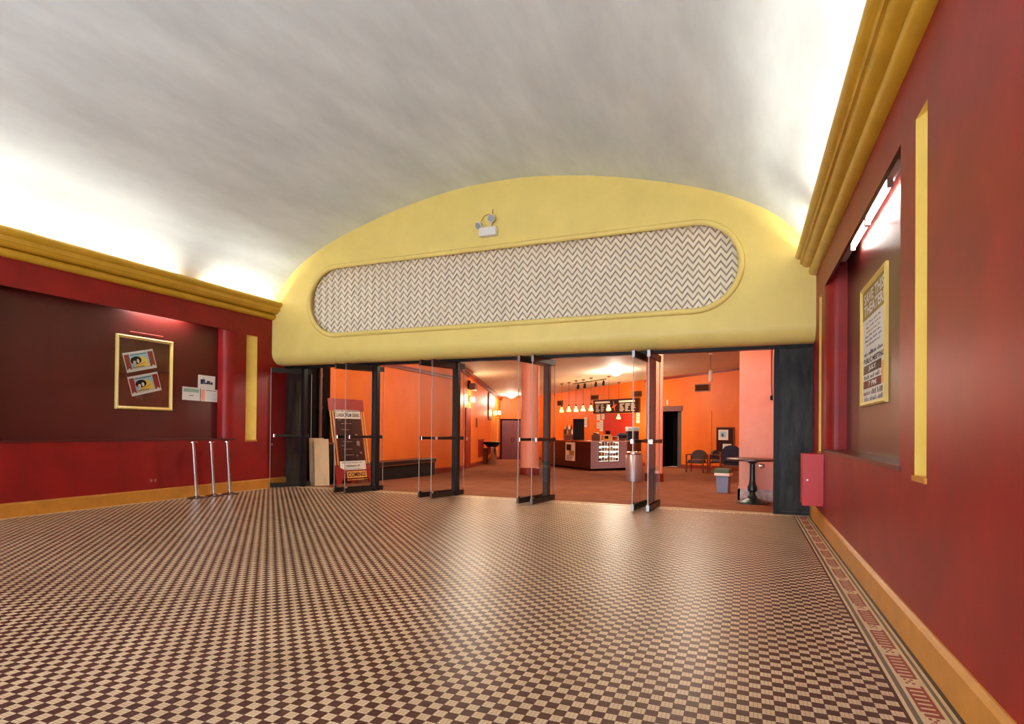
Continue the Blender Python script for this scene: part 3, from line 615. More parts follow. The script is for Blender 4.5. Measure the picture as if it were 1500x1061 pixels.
def offs(pts_, d):
    out = []; V2 = [Vector(p) for p in pts_]; ns = []
    for p, q in zip(V2[:-1], V2[1:]): u = (q-p).normalized(); ns.append(Vector((-u.y, u.x)))
    for i, p in enumerate(V2):
        if i == 0: o_ = ns[0]*d
        elif i == len(V2)-1: o_ = ns[-1]*d
        else: m_ = (ns[i-1]+ns[i]); o_ = m_*(d/(m_.dot(ns[i])))
        out.append((p.x+o_.x, p.y+o_.y))
    return out
qA, qB, qC, qD = offs([cA, cB, cC, cD], .6)
topw = mat('worktop_pale', (226, 196, 190), .3); topo = mat('worktop_orange', (196, 92, 44), .3)
t1, L1, H1, u1, n1 = facet('concession_counter', 'dark maroon granite concession counter with a small taped flyer', cA, cB, qB, qA, .83, granite, topo)
t2, L2, H2, u2, n2 = facet('concession_counter', 'mauve granite counter section with a glass candy display case', cB, cC, qC, qB, .835, granite2, topw)
t3, L3, H3, u3, n3 = facet('concession_counter', 'dark end section of the counter behind the steel cylinder bin', cC, cD, qD, qC, .83, granite, topo)
# display window in the mauve section
seg2 = [cB, cC]; x0s, x1s = sof(seg2, 876.5), sof(seg2, 907); zA, zB_ = hit(892, 676, *seg2).z, hit(892, 647, *seg2).z
P = Vector((*cB, 0))+u2*((x0s+x1s)/2); W = x1s-x0s; H = zB_-zA
t = thing('display_case', 'glass display front full of pale candy boxes in the mauve counter', 'display case', (P.x, P.y, zA), u2, UP)
obj('frame', B().box(-W/2, W/2, -.02, .0, 0, .03).box(-W/2, -W/2+.02, 0, H, 0, .03).box(W/2-.02, W/2, 0, H, 0, .03).box(-.012, .012, 0, H, 0, .03), alum, t)
obj('glass_front', B().box(-W/2, W/2, 0, H, .022, .026), glass, t); obj('glowing_back', B().box(-W/2, W/2, 0, H, .001, .004), mat('case_inner_glow', (196, 190, 170), .5, emit=1.1, ecol=(230, 225, 205)), t)  # case back emits, standing in for light inside the display
cols = [mat('candy_%d' % k, c_, .5) for k, c_ in enumerate(((214, 206, 190), (190, 160, 110), (150, 164, 170), (226, 222, 214), (176, 120, 60), (120, 110, 96)))]
for r in range(4):
    for k in range(7):
        bw = W/7*.8; obj('candy_box', B().box(-W/2+.03+k*(W-.06)/7, -W/2+.03+k*(W-.06)/7+bw, .02+r*H/4, .02+r*H/4+H/4*random.uniform(.5, .85), .005, .018), random.choice(cols), t)
# flyer
seg1 = [cA, cB]; t, W, H = wall_thing('flyer', 'pale printed flyer taped to the dark maroon counter front', 'flyer', seg1, 828.5, 842.5, 648, 675)
obj('sheet', B().box(-W/2, W/2, -H/2, H/2, .005, .008), paper, t); obj('picture', B().box(-W*.4, W*.1, H*.05, H*.38, .008, .01), darkpr, t); obj('picture', B().box(-W*.1, W*.4, -H*.2, H*.05, .008, .01), olive, t)
for k in range(5): obj('print_line', B().box(-W*.38, W*(.1+.06*k), -H*.44+k*H*.05, -H*.42+k*H*.05, .008, .0095), ink, t)
# things on the counter
def on_counter(seg, ztop, x, back): P = hit(x, 640, *seg); u = (Vector((*seg[1], 0))-Vector((*seg[0], 0))).normalized(); n_ = Vector((-u.y, u.x, 0)); P = P+Vector((ray(x, 640).x, ray(x, 640).y, 0)).normalized()*back; return (P.x, P.y, ztop), u, n_
def sc(x0, x1, P): return (x1-x0)/FPX*(Vector(P)-CAM).dot(AF)
P, u, n_ = on_counter(seg1, .83, 847.5, .30); W = sc(839.5, 855, P); Hh = sc(612, 643.5, P)
t = thing('black_cabinet', 'tall black cabinet standing on the concession counter', 'cabinet', P, AR, (AF.x, AF.y, 0)); obj('body', B().bevbox(-W/2, W/2, -.16, .16, .03, Hh, .02), ink, t); obj('front_panel', B().box(-W/2+.03, W/2-.03, -.17, -.16, .1, Hh-.08), blackm, t); obj('base_plate', B().box(-W*.65, W*.75, -.2, .2, 0, .03), woodd, t)
P, u, n_ = on_counter(seg1, .83, 832.5, .32); W = sc(826, 839, P); Hh = sc(619, 643, P)
t = thing('bottle_rack', 'stepped rack of syrup bottles at the left end of the counter', 'rack', P, AR, (AF.x, AF.y, 0)); obj('rack_body', B().prism([(-.18, 0), (.18, 0), (.18, Hh*.7), (.0, Hh*.45), (-.18, Hh*.3)], 'x', -W/2, W/2), woodd, t)
for k in range(4): 
    for r in range(2):
        bx, by, bz = -W/2+W*(k+.5)/4, -.1+.18*r, Hh*(.36+.26*r); bo = obj('bottle', B().lathe([(.03, bz), (.032, bz+.1), (.012, bz+.15), (.012, bz+.19), (0, bz+.19)], (bx, by, 0), 10), [granite, gold, cardr, white][(k+r) % 4], t, True)
t, W, H = wall_thing('menu_board', 'long dark menu board with pale lines of print and a red star above the counter', 'menu board', WC, 869.5, 936, 585.5, 605)
zo = .0
obj('board', B().box(-W/2, W/2, -H/2, H/2, 0, .05), darkpr, t); obj('frame', B().box(-W/2, W/2, -H/2-.02, -H/2, 0, .07).box(-W/2, W/2, H/2, H/2+.02, 0, .07).box(-W/2-.02, -W/2, -H/2, H/2, 0, .07).box(W/2, W/2+.02, -H/2, H/2, 0, .07), woodd, t)
for c0 in (-.47, .07):
    obj('heading', B().box(W*c0, W*(c0+.34), H*.26, H*.4, .05, .054), paper, t)
    for r in range(6):
        for k in range(3): x_ = W*(c0+.02+.12*k); obj('menu_line', B().box(x_, x_+W*random.uniform(.05, .1), H*(.12-.1*r), H*(.16-.1*r), .05, .053), paper, t)
star = []
for k in range(8): a_ = math.pi/4*k+.3; r_ = H*(.46 if k % 2 == 0 else .12); star.append((-W*.03+r_*math.cos(a_)*.7, r_*math.sin(a_)))
obj('star', B().prism(star, 'z', .05, .056), mat('star_red', (220, 90, 60), .5), t)
t, W, H = wall_thing('red_wall_niche', 'deep red wall panel below the menu board', 'panel', WC, 884, 926, 606.5, 642); obj('panel', B().box(-W/2, W/2, -H/2, H/2, 0, .03), mat('panel_deep_red', (178, 34, 16), .5), t); obj('shelf', B().box(-W/2, W/2, -H/2+.05, -H/2+.1, 0, .3), woodd, t)
for x0, x1, y0, y1, lb in ((875, 880, 607.5, 616, 'upper left sheet'), (882, 886, 606.5, 614.5, 'upper right sheet'), (875, 879, 619, 628, 'lower left sheet'), (879.5, 884, 616, 632, 'long lower sheet'), (856.5, 861, 611.5, 626, 'single sheet'), (933, 938, 605, 620, 'far right sheet')):
    t, W, H = wall_thing('paper_notice', lb + ' of the pale notices on the orange wall behind the counter', 'paper', WC, x0, x1, y0, y1, 'notices behind the counter'); obj('sheet', B().box(-W/2, W/2, -H/2, H/2, .032, .036), paper, t)
    for k in range(4): obj('print_line', B().box(-W*.38, W*.3, H*(.3-.18*k), H*(.34-.18*k), .036, .037), navytext, t)
def vent(seg, x0, x1, y0, y1, label):
    t, W, H = wall_thing('air_vent', label, 'vent', seg, x0, x1, y0, y1, 'wall air vents')
    obj('back', B().box(-W/2, W/2, -H/2, H/2, 0, .006), dark, t); obj('frame', B().box(-W/2-.01, W/2+.01, H/2-.03, H/2+.01, 0, .03).box(-W/2-.01, W/2+.01, -H/2-.01, -H/2+.03, 0, .03).box(-W/2-.01, -W/2+.02, -H/2, H/2, 0, .03).box(W/2-.02, W/2+.01, -H/2, H/2, 0, .03), woodd, t)
    for k in range(7): z_ = -H/2+H*(k+.5)/7; obj('slat', B().add([(-W/2, z_-.01, .006), (W/2, z_-.01, .006), (W/2, z_+.012, .026), (-W/2, z_+.012, .026)], [(0, 1, 2, 3)]), woodd, t)
vent(WC, 817, 824.5, 587, 594.5, 'square vent at the left end of the orange counter wall'); vent(WC, 866, 876.5, 579, 586, 'square vent above the menu board'); vent(WC, 927, 940, 573.5, 581.5, 'vent at the right end of the orange counter wall'); vent(WR, 1018.5, 1039.5, 563, 573.5, 'wide dark vent beside the white pendant lamp')
# assorted counter-top things on the mauve section
def counter_box(name, label, cat, x0, x1, y0, mt, back=.3, extra=None):
    P, u, n_ = on_counter(seg2, .835, (x0+x1)/2, back); W = sc(x0, x1, P); Hh = max(sc(y0, 645, P), .03)
    t = thing(name, label, cat, P, AR, (AF.x, AF.y, 0)); obj('body', B().bevbox(-W/2, W/2, -.1, .1, 0, Hh, .01), mt, t); return t, W, Hh
t, W, Hh = counter_box('snack_tray', 'dark tray heaped with snacks at the left of the mauve counter', 'tray', 867, 878, 636, woodd)
for k in range(9): obj('snack', B().lathe([(0, 0), (.04, .02), (.045, .05), (0, .08)], (random.uniform(-.35, .35)*W, random.uniform(-.05, .05), Hh), 8), random.choice([gold, granite, cardo, blackm]), t, True)
t, W, Hh = counter_box('straw_dispenser', 'slim white dispenser standing on the mauve counter', 'dispenser', 878.5, 880.5, 637, white, .15); obj('cap', B().bevbox(-W*.55, W*.55, -.11, .11, Hh, Hh+.02, .005), alum, t)
t, W, Hh = counter_box('cash_register', 'tan boxy register among the things on the mauve counter', 'register', 884, 895, 636, gold, .4); obj('screen', B().box(-W*.2, W*.4, .0, .05, Hh, Hh+.14), ink, t); obj('keypad', B().box(-W*.4, W*.1, -.104, -.1, Hh*.3, Hh*.8), ink, t)
P, u, n_ = on_counter(seg2, .835, 901, .1); W = sc(896, 905, P); t = thing('wire_stand', 'small chrome wire stand on the mauve counter', 'stand', P, AR, (AF.x, AF.y, 0)); obj('wire', B().tube([(-W/2, 0, 0), (-W/2, 0, .16), (W/2, 0, .16), (W/2, 0, 0)], .012, 8), chrome, t); obj('foot', B().box(-W/2, W/2, -.04, .04, 0, .008), chrome, t)
t, W, Hh = counter_box('bag_heap', 'heap of black bags at the right of the mauve counter', 'bag', 904, 915, 641, woodd, .3)
for k in range(6): obj('bag', B().lathe([(0, 0), (.11, .03), (.13, .1), (.07, .17), (0, .19)], (random.uniform(-.35, .35)*W, random.uniform(-.05, .05), Hh), 10), navy, t, True)
P = (cC[0]+.01, cC[1]+1.0, .83); W = sc(920, 936, P)
t = thing('drink_dispenser', 'drink dispenser with pale printed top at the right end of the counter', 'dispenser', P, AR, (AF.x, AF.y, 0)); obj('cabinet', B().bevbox(-W/2, W/2, -.2, .2, 0, .36, .02), navy, t); obj('top_sign', B().bevbox(-W*.55, W*.55, -.22, .2, .36, .52, .02), white, t); obj('print_band', B().box(-W*.45, W*.45, -.226, -.22, .4, .48), cardb, t); obj('drip_tray', B().box(-W*.45, W*.45, -.34, -.2, 0, .04), alum, t)
# steel cylinder bin
p = lob(930, 706); t = thing('litter_bin', 'steel cylinder litter bin in front of the concession counter end', 'bin', (p.x-.06, p.y+.2, fz(p.y+.2)))
obj('body', B().lathe([(.205, 0), (.215, .01), (.215, .70), (.2, .72)], n=32), mat('brushed_steel', (176, 168, 178), .35, metal=.7), t, True); obj('rim', B().lathe([(.222, .70), (.228, .72), (.222, .76), (.17, .775), (.16, .74)], n=32), chrome, t, True); obj('opening', B().lathe([(0, .745), (.165, .745)], n=24), dark, t)
# ------------------------------------------------------------------ wall R details
t, W, H = wall_thing('wall_switch', 'small white switch plate above the dark doorway', 'switch', WR, 977, 979, 586, 593); obj('plate', B().box(-W/2, W/2, -H/2, H/2, 0, .02), white, t); obj('toggle', B().box(-.012, .012, -.02, .03, .02, .04), white, t)
t, W, H = wall_thing('flush_wall_panel', 'flush orange door panel outlined in the wall behind the framed poster', 'panel', WR, 1042, 1086, 602, 687); obj('panel', B().box(-W/2, W/2, -H/2, H/2, 0, .012), orange, t); obj('edging', B().box(-W/2-.03, -W/2, -H/2, H/2+.03, 0, .03).box(-W/2, W/2, H/2, H/2+.03, 0, .03), orange, t)
t, W, H = wall_thing('framed_poster', 'dark red framed display with two pale prints above the far armchairs', 'poster', WR, 1051, 1075, 627, 674)
obj('backing', B().box(-W/2, W/2, -H/2, H/2, .012, .04), darkpr, t); obj('frame', B().box(-W/2-.03, W/2+.03, H/2, H/2+.03, .0, .06).box(-W/2-.03, W/2+.03, -H/2-.03, -H/2, 0, .06).box(-W/2-.03, -W/2, -H/2, H/2, 0, .06).box(W/2, W/2+.03, -H/2, H/2, 0, .06), rust, t)
for (a, c, d_, e) in ((-.42, .18, .12, .44), (-.15, .38, -.36, .0)):
    pr2 = obj('print', B().box(W*a, W*c, H*d_, H*e, .04, .044), paper, t); obj('picture', B().box(W*(a+.1), W*(c-.12), H*(d_+.08), H*(e-.06), .044, .047), cardb, pr2); obj('picture', B().box(W*(a+.2), W*(a+.32), H*(d_+.1), H*(d_+.2), .047, .049), navytext, pr2)
# ------------------------------------------------------------------ chairs
def armchair(name, label, P, yaw, fab, grp):
    t = thing(name, label, 'chair', P, (math.cos(yaw), math.sin(yaw), 0), (-math.sin(yaw), math.cos(yaw), 0), grp)   # +y is the back
    seat = B().bevbox(-.25, .25, -.26, .22, .36, .45, .05, 4); obj('seat', seat, fab, t, True)
    bk = B(); prof = []
    for k in range(17):
        a_ = math.pi*k/16; prof.append((.25*math.cos(a_), .62+.17*math.sin(a_)))
    prof = [(.25, .46)] + prof + [(-.25, .46)]; bk.prism(prof, 'y', .19, .27); obj('backrest', bk, fab, t, True)
    for sx in (-1, 1):
        for y_, h_ in ((-.25, .62), (.25, .6)): obj('leg', B().box(sx*.29-.02, sx*.29+.02, y_-.02, y_+.02, 0, h_), woodd, t)
        obj('armrest', B().bevbox(sx*.29-.03, sx*.29+.03, -.3, .27, .61, .64, .012), woodd, t)
    obj('seat_rail', B().box(-.29, .29, -.24, -.21, .32, .37).box(-.29, .29, .2, .23, .32, .37), woodd, t)
    return t
p = lob(1021, 692.5); armchair('armchair', 'grey upholstered wooden armchair facing the hall by the doorway', (p.x, p.y, fz(p.y)), -.25, greyfab, 'lobby armchairs')
p = lob(1056, 692); armchair('armchair', 'wooden armchair standing under the framed prints', (p.x, p.y, fz(p.y)), .9, greyfab, 'lobby armchairs')
p = lob(1076, 707); armchair('armchair', 'navy upholstered armchair half hidden behind the salmon pier and table', (p.x+.02, p.y, fz(p.y)), 2.7, navy, 'lobby armchairs').scale = (1, 1, 1.25)
# bin in blue-grey with green lid
p = lob(1059.5, 722.5); t = thing('square_bin', 'square blue-grey bin with green lid near the pedestal table', 'bin', (p.x, p.y+.12, fz(p.y+.12)), (.97, -.2, 0), (.2, .97, 0))
b_ = B().add([(-.13, -.13, 0), (.13, -.13, 0), (.13, .13, 0), (-.13, .13, 0), (-.15, -.15, .37), (.15, -.15, .37), (.15, .15, .37), (-.15, .15, .37)], [(3, 2, 1, 0), (4, 5, 6, 7), (0, 1, 5, 4), (1, 2, 6, 5), (2, 3, 7, 6), (3, 0, 4, 7)])
obj('body', b_, binblue, t); obj('rim', B().bevbox(-.19, .19, -.19, .19, .36, .42, .02), white, t); obj('lid', B().bevbox(-.2, .18, -.18, .18, .42, .51, .04, 4), bingreen, t, True); t.scale = (.82, .82, .98)
# pedestal table
p = lob(1100, 736.5); t = thing('pedestal_table', 'round dark table on a turned iron pedestal beside the salmon pier', 'table', (p.x+.02, min(p.y, 1.48), fz(p.y)))
obj('tabletop', B().lathe([(.40, .735), (.42, .745), (.42, .765), (.41, .772), (0, .772)], n=48), tabletop, t, True)
obj('pedestal', B().lathe([(.07, .08), (.075, .12), (.05, .16), (.048, .19), (.075, .22), (.078, .28), (.055, .34), (.047, .40), (.042, .68), (.06, .69), (.1, .72), (.14, .735)], n=28), steelpaint, t, True)
obj('base', B().lathe([(.25, 0), (.26, .015), (.24, .035), (.18, .055), (.1, .085), (.07, .1)], n=36), steelpaint, t, True)
# ------------------------------------------------------------------ bench, sign, boards
t = thing('bench', 'long black upholstered bench against the orange lobby wall', 'bench', (-8.29, 3.6, fz(3.6)), (0, 1, 0), (-1, 0, 0))
obj('body', B().box(-1.35, 1.32, -.2, .22, .0, .36), ink, t); obj('seat_pad', B().bevbox(-1.38, 1.35, -.24, .23, .36, .46, .03), mat('vinyl_black', (30, 26, 24), .3), t, True)
obj('trim_strip', B().box(-1.37, 1.34, -.245, -.235, .35, .368), woodd, t)

bl, br = Vector((-8.14, .80, 0)), Vector((-7.88, 1.70, 0)); u = (br-bl).normalized(); nr_ = Vector((u.y, -u.x, 0)); W = (br-bl).length; Hs = 1.87; lean = .38
yv = (-nr_*lean+Vector((0, 0, Hs))).normalized()
t = thing('easel_sign', 'tall red easel sign for the film series leaning behind the glass doors', 'sign', (bl.x, bl.y, fz(1.3)+.005), u, yv); S = math.hypot(lean, Hs)
obj('board', B().box(.05, W-.05, .12, S, -.03, 0).box(.0, W, S-.28, S, -.035, .012), signred, t)
obj('left_foot', B().prism([(0, 0), (.1, 0), (.26, .2), (.26, .3), (0, .42)], 'z', -.03, .015), signred, t); obj('right_foot', B().prism([(W, 0), (W-.06, 0), (W-.12, .2), (W-.12, .36), (W, .42)], 'z', -.03, .015), signred, t)
for x0 in (.01, .075, W-.105, W-.04): obj('gold_rod', B().cyl((x0+.015, .42, .012), (x0+.015, S-.28, .012), .016, n=12), gold, t, True)
pst = obj('poster', B().box(.15, W-.13, .36, S-.28, 0, .008), darkpr, t)
hd = obj('heading_panel', B().box(.14, W-.12, S-.45, S-.25, .008, .012), paper, t)
text('lettering', 'CLASSIC FILM SERIES', W*.70, .085, ink, hd, W/2, S-.37, .0135); glyphs(W*.66, .03, navytext, hd, W/2, S-.285, .0125, 30)
ft = obj('price_panel', B().box(.14, W-.12, .30, .50, .008, .012), paper, t); text('lettering', 'Admission $5', W*.4, .055, ink, ft, W/2, .39, .0135); glyphs(W*.6, .025, navytext, ft, W/2, .465, .0125, 28); glyphs(W*.5, .018, navytext, ft, W/2, .325, .0125, 30)
cm = obj('coming_plate', B().box(W*.30, W*.86, .12, .27, .016, .022), gold, t); text('lettering', 'COMING!', W*.50, .10, darkpr, cm, W*.58, .195, .0225)
obj('gold_strip', B().box(W*.3, W*.88, .075, .09, .004, .012), gold, t)
for k, (y_, x_, w_) in enumerate(((1.42, .2, .1), (1.34, .28, .28), (1.2, .28, .2), (1.06, .28, .24), (.93, .28, .24), (.84, .24, .1), (.76, .28, .22), (.63, .3, .24))): obj('program_line', B().box(x_, x_+w_, y_, y_+.013, .008, .010), printgrey, pst)
for (x_, y_, w_, h_) in ((.62, 1.05, .1, .08), (.64, .84, .13, .15), (.7, .66, .09, .06), (.6, .6, .05, .04)): obj('program_picture', B().box(x_, x_+w_*.6, y_, y_+h_*.7, .008, .010), printgrey, pst)
obj('easel_leg', B().box(W*.45, W*.55, .0, S*.7, -.07, -.04), signred, t)
def leaning(name, label, p, yaw, w_, h_, th, lean_, m, grp=None):
    xa = Vector((math.cos(yaw), math.sin(yaw), 0)); back = Vector((-xa.y, xa.x, 0)); yv = (back*lean_+Vector((0, 0, h_))).normalized()
    o = obj(name, B().bevbox(-w_/2, w_/2, 0, math.hypot(lean_, h_), -th, 0, .004), m); t = thing('tmp', None, None, p, xa, yv); o.matrix_world = t.matrix_world.copy(); bpy.data.objects.remove(t); return tag(o, label, 'board', grp)
p = onX(470, 705, -8.2); leaning('leaning_board', 'wide pale wooden board leaning behind the open left door', (p.x+.02, p.y+.02, fz(p.y)), .95, .30, .97, .025, .12, wood, 'pale leaning boards')
leaning('leaning_board', 'second pale board tucked behind the wide leaning board', (p.x-.09, p.y+.0, fz(p.y)), .95, .30, .99, .02, .12, wood, 'pale leaning boards')
p = onX(480, 705, -8.35); t = thing('black_crate', 'black crate between the pale boards and the easel sign', 'crate', (p.x, p.y-.03, fz(p.y))); obj('body', B().box(-.12, .09, -.12, .10, 0, .86), ink, t); obj('lid', B().box(-.13, .10, -.13, .11, .86, .9), woodd, t)
# ------------------------------------------------------------------ hall things
# chrome stanchions by the left wall
stan = None
for k, (xb, yb_, lb) in enumerate(((288, 724, 'chrome stanchion post farthest from the glass doors by the left wall'), (313.7, 720, 'middle chrome stanchion post of the three by the left wall'), (337, 717, 'chrome stanchion post nearest the glass doors by the left wall'))):
    X_ = XL+.27; y_ = onX(xb, yb_, X_).y
    if stan is None:
        stan = thing('stanchion', lb, 'stanchion', (X_, y_, 0), group='chrome stanchions'); dy_ = -.075
        obj('base', B().lathe([(.148, 0), (.15, .008), (.14, .016), (.06, .03), (.032, .04), (.03, .055)], n=32), mat('steel_dull', (150, 142, 134), .25, metal=1.0), stan, True)
        obj('pole', B().cyl((0, 0, .03), (0, dy_, .93), .027, n=24), chrome, stan, True)
        obj('cap', B().lathe([(.027, .925), (.06, .93), (.06, .94), (.045, .95), (0, .955)], (0, dy_, 0), n=24), chrome, stan, True)
        obj('collar', B().cyl((0, -.001, .05), (0, -.003, .085), .033, n=24), chrome, stan, True)
    else:
        o = copy_tree(stan); o.location = (X_, y_, 0); o['label'] = lb
# outlet
P = onX(224, 704, XL); t = thing('wall_outlet', 'red-painted double wall outlet low on the left wall', 'outlet', (XL, P.y, P.z), (0, 1, 0), UP)
obj('plate', B().bevbox(-.075, .075, -.045, .045, 0, .008, .006), redp, t)
for s in (-1, 1): obj('socket', B().bevbox(s*.035-.018, s*.035+.018, -.02, .02, .008, .012, .004), mat('socket_%d' % (s+1), (170, 90, 80), .4), t)
# red cabinet on the right wall
P = onX(1207, 666, XR); zt_ = onX(1207, 666, XR).z; zb_ = onX(1207, 743, XR).z; yf = P.y
t = thing('red_cabinet', 'small bright red metal cabinet mounted on the right wall', 'cabinet', (XR-.12, yf+.2, zb_))
obj('body', B().box(-.10, .12, -.19, .22, 0, zt_-zb_), redbox, t); dr_ = obj('door', B().bevbox(-.105, .12, -.205, -.19, .008, zt_-zb_-.008, .004), redbox, t); obj('lock', B().cyl((-.06, -.205, (zt_-zb_)*.5), (-.06, -.216, (zt_-zb_)*.5), .012, n=12), chrome, dr_)
obj('hinge_edge', B().box(-.112, -.10, -.19, -.15, 0, zt_-zb_), redbox, t)
# framed cases
def picture_frame(t, W, H, m, bw=.05, bd=.05):
    o = B()
    for a in ((-W/2, -H/2, W/2, -H/2, 0, 1), (W/2, -H/2, W/2, H/2, -1, 0), (W/2, H/2, -W/2, H/2, 0, -1), (-W/2, H/2, -W/2, -H/2, 1, 0)):
        x0, y0, x1, y1, ix_, iy_ = a; dx_, dy_ = ((x1-x0), (y1-y0)); l_ = math.hypot(dx_, dy_); dx_ /= l_; dy_ /= l_
        q = []
        for (o_, zz_) in ((0, 0), (0, bd*.7), (bw*.35, bd), (bw, bd*.45), (bw, 0)): q.append((x0+ix_*o_+dx_*o_, y0+iy_*o_+dy_*o_, zz_)); 
        r_ = [(x1+ix_*o_-dx_*o_, y1+iy_*o_-dy_*o_, zz_) for (o_, zz_) in ((0, 0), (0, bd*.7), (bw*.35, bd), (bw, bd*.45), (bw, 0))]
        o.add(q+r_, [(k, k+1, 5+k+1, 5+k) for k in range(4)])
    return obj('frame', o, m, t)
XPL = XL-RD; XPR = XR+RD
a, c, d_ = onX(169, 487, XPL), onX(252, 502, XPL), onX(169, 598, XPL)
W = c.y-a.y; H = 2.62-1.46
fl = thing('poster_frame', 'gold framed poster case holding two film cards on the left maroon panel', 'poster case', (XPL, (a.y+c.y)/2, 2.04), (0, 1, 0), UP)
picture_frame(fl, W, H, framegold); obj('backing', B().box(-W/2+.02, W/2-.02, -H/2+.02, H/2-.02, 0, .008), mat('case_brown', (104, 44, 30), .35, rgb2=(86, 32, 24), vscale=6), fl)
obj('cover_sheet', B().box(-W/2+.03, W/2-.03, -H/2+.03, H/2-.03, .026, .028), glass, fl); obj('top_tube', B().cyl((-W*.28, H/2+.06, .02), (W*.32, H/2+.06, .02), .011, n=12), cardr, fl, True)
def film_card(px_, label):
    q = [onX(x_, y_, XPL+.012) for x_, y_ in px_]        # tl, tr, br, bl
    cen = sum(q, Vector())/4; w_ = ((q[1]-q[0]).length+(q[2]-q[3]).length)/2; h_ = ((q[3]-q[0]).length+(q[2]-q[1]).length)/2; xa = ((q[1]-q[0])+(q[2]-q[3])).normalized()
    t = thing('film_card', label, 'card', (XPL+.0105, cen.y, cen.z), (0, math.cos(.27), math.sin(.27)), UP, 'film cards in the left case'); w_ *= .97; h_ = min(h_, w_*.72)
    obj('card', B().box(-w_/2, w_/2, -h_/2, h_/2, 0, .003), paper, t); obj('border', B().box(-w_/2+.012, w_/2-.012, -h_/2+.04, h_/2-.03, .003, .004), cardr, t)
    pc = obj('picture', B().box(-w_*.32, w_*.30, -h_*.36, h_*.40, .004, .005), cardb, t)
    obj('print_yellow', B().prism([(-w_*.28, -h_*.34), (w_*.28, -h_*.34), (w_*.22, h_*.1), (w_*.05, h_*.25), (-w_*.1, -h_*.1)], 'z', .005, .0055), cardy, pc)
    ell = lambda cx_, cy_, rx, ry, z0, z1: B().prism([(w_*cx_+w_*rx*math.cos(math.pi*k/10), h_*cy_+h_*ry*math.sin(math.pi*k/10)) for k in range(20)], 'z', z0, z1)
    obj('print_hair', ell(-.13, .05, .18, .2, .0055, .006), ink, pc)
    obj('print_face', ell(-.19, -.05, .05, .1, .006, .0063), cards, pc); obj('print_face', ell(-.07, .0, .042, .11, .0063, .0066), paper, pc)
    obj('print_script', B().tube([(w_*(-.2+.04*k), h_*(-.28+.05*(k % 2)+.018*k), .006) for k in range(10)], h_*.022, 6), cardo, pc)
    for k, yy in enumerate((.32, -.31)): obj('print_line', B().box(-w_*.28, w_*(.26 if k == 0 else .1), h_*yy, h_*(yy+.035), .005, .0056), navytext, pc)
    for s in (-1, 1): obj('card_corner', B().cyl((s*w_*.4, -h_*.36, .004), (s*w_*.4, -h_*.36, .0048), h_*.055, n=12), paper, t)
film_card(((177, 516), (224, 513), (231, 540), (186, 545)), 'upper tilted film card in the left gold frame'); film_card(((184, 552), (230, 546), (238.5, 572), (194, 580)), 'lower tilted film card in the left gold frame')
# notices
def notice(q, label):
    P = [onX(x_, y_, XPL+.004) for x_, y_ in q]; cen = sum(P, Vector())/4; w_ = (P[1]-P[0]).length; h_ = (P[3]-P[0]).length; xa = (P[1]-P[0])
    t = thing('paper_notice', label, 'paper', (XPL+.001, cen.y, cen.z), (0, xa.y, xa.z), UP, 'notices on the left maroon panel'); obj('sheet', B().box(-w_/2, w_/2, -h_/2, h_/2, 0, .003), paper, t); return t, w_, h_
t, w_, h_ = notice(((290, 549), (315, 552), (315, 571), (290.5, 569)), 'small white notice with a dark drawing on the left maroon panel, upper sheet')
for k, (x_, y_, a_, b2) in enumerate(((-.28, .05, .08, .14), (-.15, .1, .06, .1), (.1, .05, .1, .07), (.0, -.08, .26, .06), (.3, -.06, .05, .1), (-.3, -.1, .05, .08), (-.17, .22, .012, .1))): obj('drawing', B().box(w_*(x_-a_), w_*(x_+a_), h_*(y_-b2), h_*(y_+b2), .003, .0036), navytext, t)
t, w_, h_ = notice(((267, 566), (293, 568.5), (293, 588), (267, 585.5)), 'certificate with a green band pinned at the lower left of the notices'); obj('green_band', B().box(-w_*.44, w_*.44, h_*.12, h_*.4, .003, .0036), cardg, t); obj('print_line', B().box(-w_*.12, w_*.12, -h_*.16, -h_*.11, .003, .0036), navytext, t)
t, w_, h_ = notice(((294, 569), (318, 571.5), (318.5, 590), (294.5, 587.5)), 'white notice with a salmon side strip pinned at the lower right'); obj('salmon_strip', B().box(-w_*.48, -w_*.26, -h_*.46, h_*.42, .003, .0036), salmon, t)
obj('print_line', B().box(-w_*.2, w_*.42, h_*.36, h_*.4, .003, .0036), ink, t)
for k in range(5): obj('print_line', B().box(-w_*.16, w_*.4, h_*(.2-.13*k), h_*(.22-.13*k), .003, .0036), cardb, t)
# right poster case
a, c = onX(1260, 428, XPR-.03), onX(1296, 384.5, XPR-.03); W = a.y-c.y; H = 1.18
frp = thing('poster_frame', 'gold framed poster reading save this theater on the right maroon panel', 'poster case', (XPR, (a.y+c.y)/2, 2.04), (0, -1, 0), UP)
picture_frame(frp, W, H, framegold, .045, .032); ps = obj('poster', B().box(-W/2+.03, W/2-.03, -H/2+.03, H/2-.03, 0, .01), paper, frp)
obj('olive_field', B().box(-W/2+.045, W/2-.045, H*.22, H*.46, .01, .011), olive, ps)
text('lettering', 'SAVE THIS', W*.80, .105, paper, ps, 0, H*.39, .0116); text('lettering', 'THEATER!', W*.80, .105, paper, ps, 0, H*.29, .0116)
for k in range(6): glyphs(W*random.uniform(.5, .72), .02, navytext if k > 2 else printgrey, ps, -W*.02, H*(.18-.036*k), .0104, 26)
glyphs(W*.8, .038, ink, ps, 0, -H*.07, .0104, 20)
text('lettering', 'PUBLIC MEETING', W*.8, .05, ink, ps, 0, -H*.13, .0112)
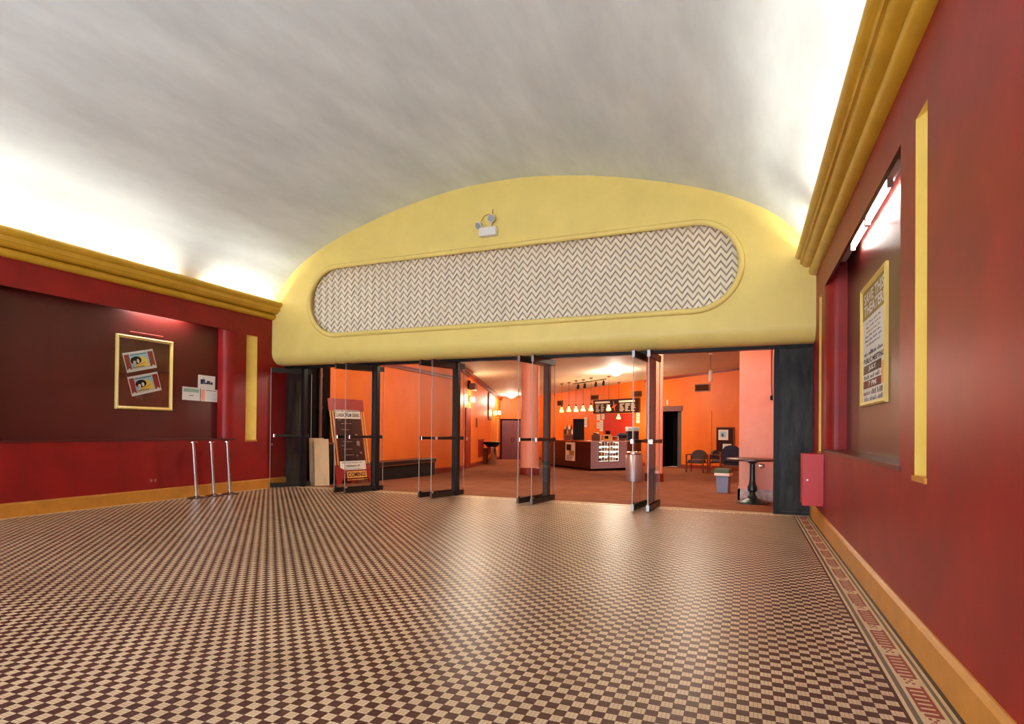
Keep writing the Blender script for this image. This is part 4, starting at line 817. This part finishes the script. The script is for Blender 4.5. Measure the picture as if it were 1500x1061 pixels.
b1_ = obj('brown_band', B().box(-W*.42, W*.3, -H*.235, -H*.165, .01, .011), darkpr, ps); text('lettering', 'JULY', W*.3, .055, paper, b1_, -W*.04, -H*.2, .0116)
glyphs(W*.76, .04, ink, ps, 0, -H*.262, .0104, 18)
b2_ = obj('brown_band', B().box(-W*.42, W*.3, -H*.355, -H*.29, .01, .011), brownink, ps); text('lettering', '7 PM', W*.32, .05, paper, b2_, -W*.04, -H*.322, .0116)
obj('orange_stub', B().box(W*.31, W*.42, -H*.355, -H*.19, .01, .011), cardo, ps)
glyphs(W*.8, .05, brownink, ps, 0, -H*.39, .0104, 20); glyphs(W*.76, .045, navytext, ps, 0, -H*.44, .0104, 22)
# fluorescent fittings in the recesses
def fluorescent(sgn, y0, y1, tubes, label, dd=.15, em=tube_em):
    X0 = (XR if sgn > 0 else XL)+sgn*dd; t = thing('fluorescent_fitting', label, 'lamp', (X0, 0, 3.12), group='recess fluorescent fittings')
    obj('housing', B().box(-.035, .035, y0, y1, .045, .1), white, t)
    for a, c in tubes:
        tb_ = obj('tube', B().cyl((0, a, 0), (0, c, 0), .017, n=14), em, t, True)
        for e in (a, c): obj('tube_socket', B().box(-.02, .02, e-.015, e+.015, -.022, .05), white, tb_)
    return t
fluorescent(1, -4.35, -1.65, ((-2.32, -3.07), (-3.12, -4.0)), 'twin bare fluorescent tubes at the top of the right recess')
fluorescent(-1, -3.2, -2.1, ((-2.18, -3.1),), 'fluorescent tube hidden at the top of the left recess', .075, tube_em2)
# emergency light on the arch
lensm = mat('lens_grey', (168, 166, 166), .15, spec=.6)
P = onY(717, 341, YA); t = thing('emergency_light', 'white emergency light box with two lamp heads on the yellow arch', 'emergency light', (P.x, YA, P.z-.075))
obj('box', B().bevbox(-.155, .155, -.1, 0, 0, .14, .012), white, t)
obj('box_front', B().box(-.14, .14, -.104, -.1, .012, .128), white, t)
for x_, dr, z_ in ((-.15, Vector((-.35, -.75, -.55)), .2), (.07, Vector((.1, -1, .05)), .27)):
    dr.normalize(); q = Vector((x_, -.07, z_)); hd_ = obj('lamp_head', B().cyl(q-dr*.03, q+dr*.03, .03, .065, 20).cyl(q+dr*.03, q+dr*.045, .068, .068, 20), white, t, True)
    obj('lens', B().cyl(q+dr*.044, q+dr*.05, .058, n=20), lensm, hd_, True); obj('stem', B().cyl((x_*.6, -.05, .13), q-dr*.02, .016, n=10), white, hd_)
obj('conduit', B().tube([(.06, -.012, .46), (.06, -.012, .36), (-.02, -.012, .385), (-.1, -.012, .36), (-.15, -.02, .28)], .007, 8), ochre, t)
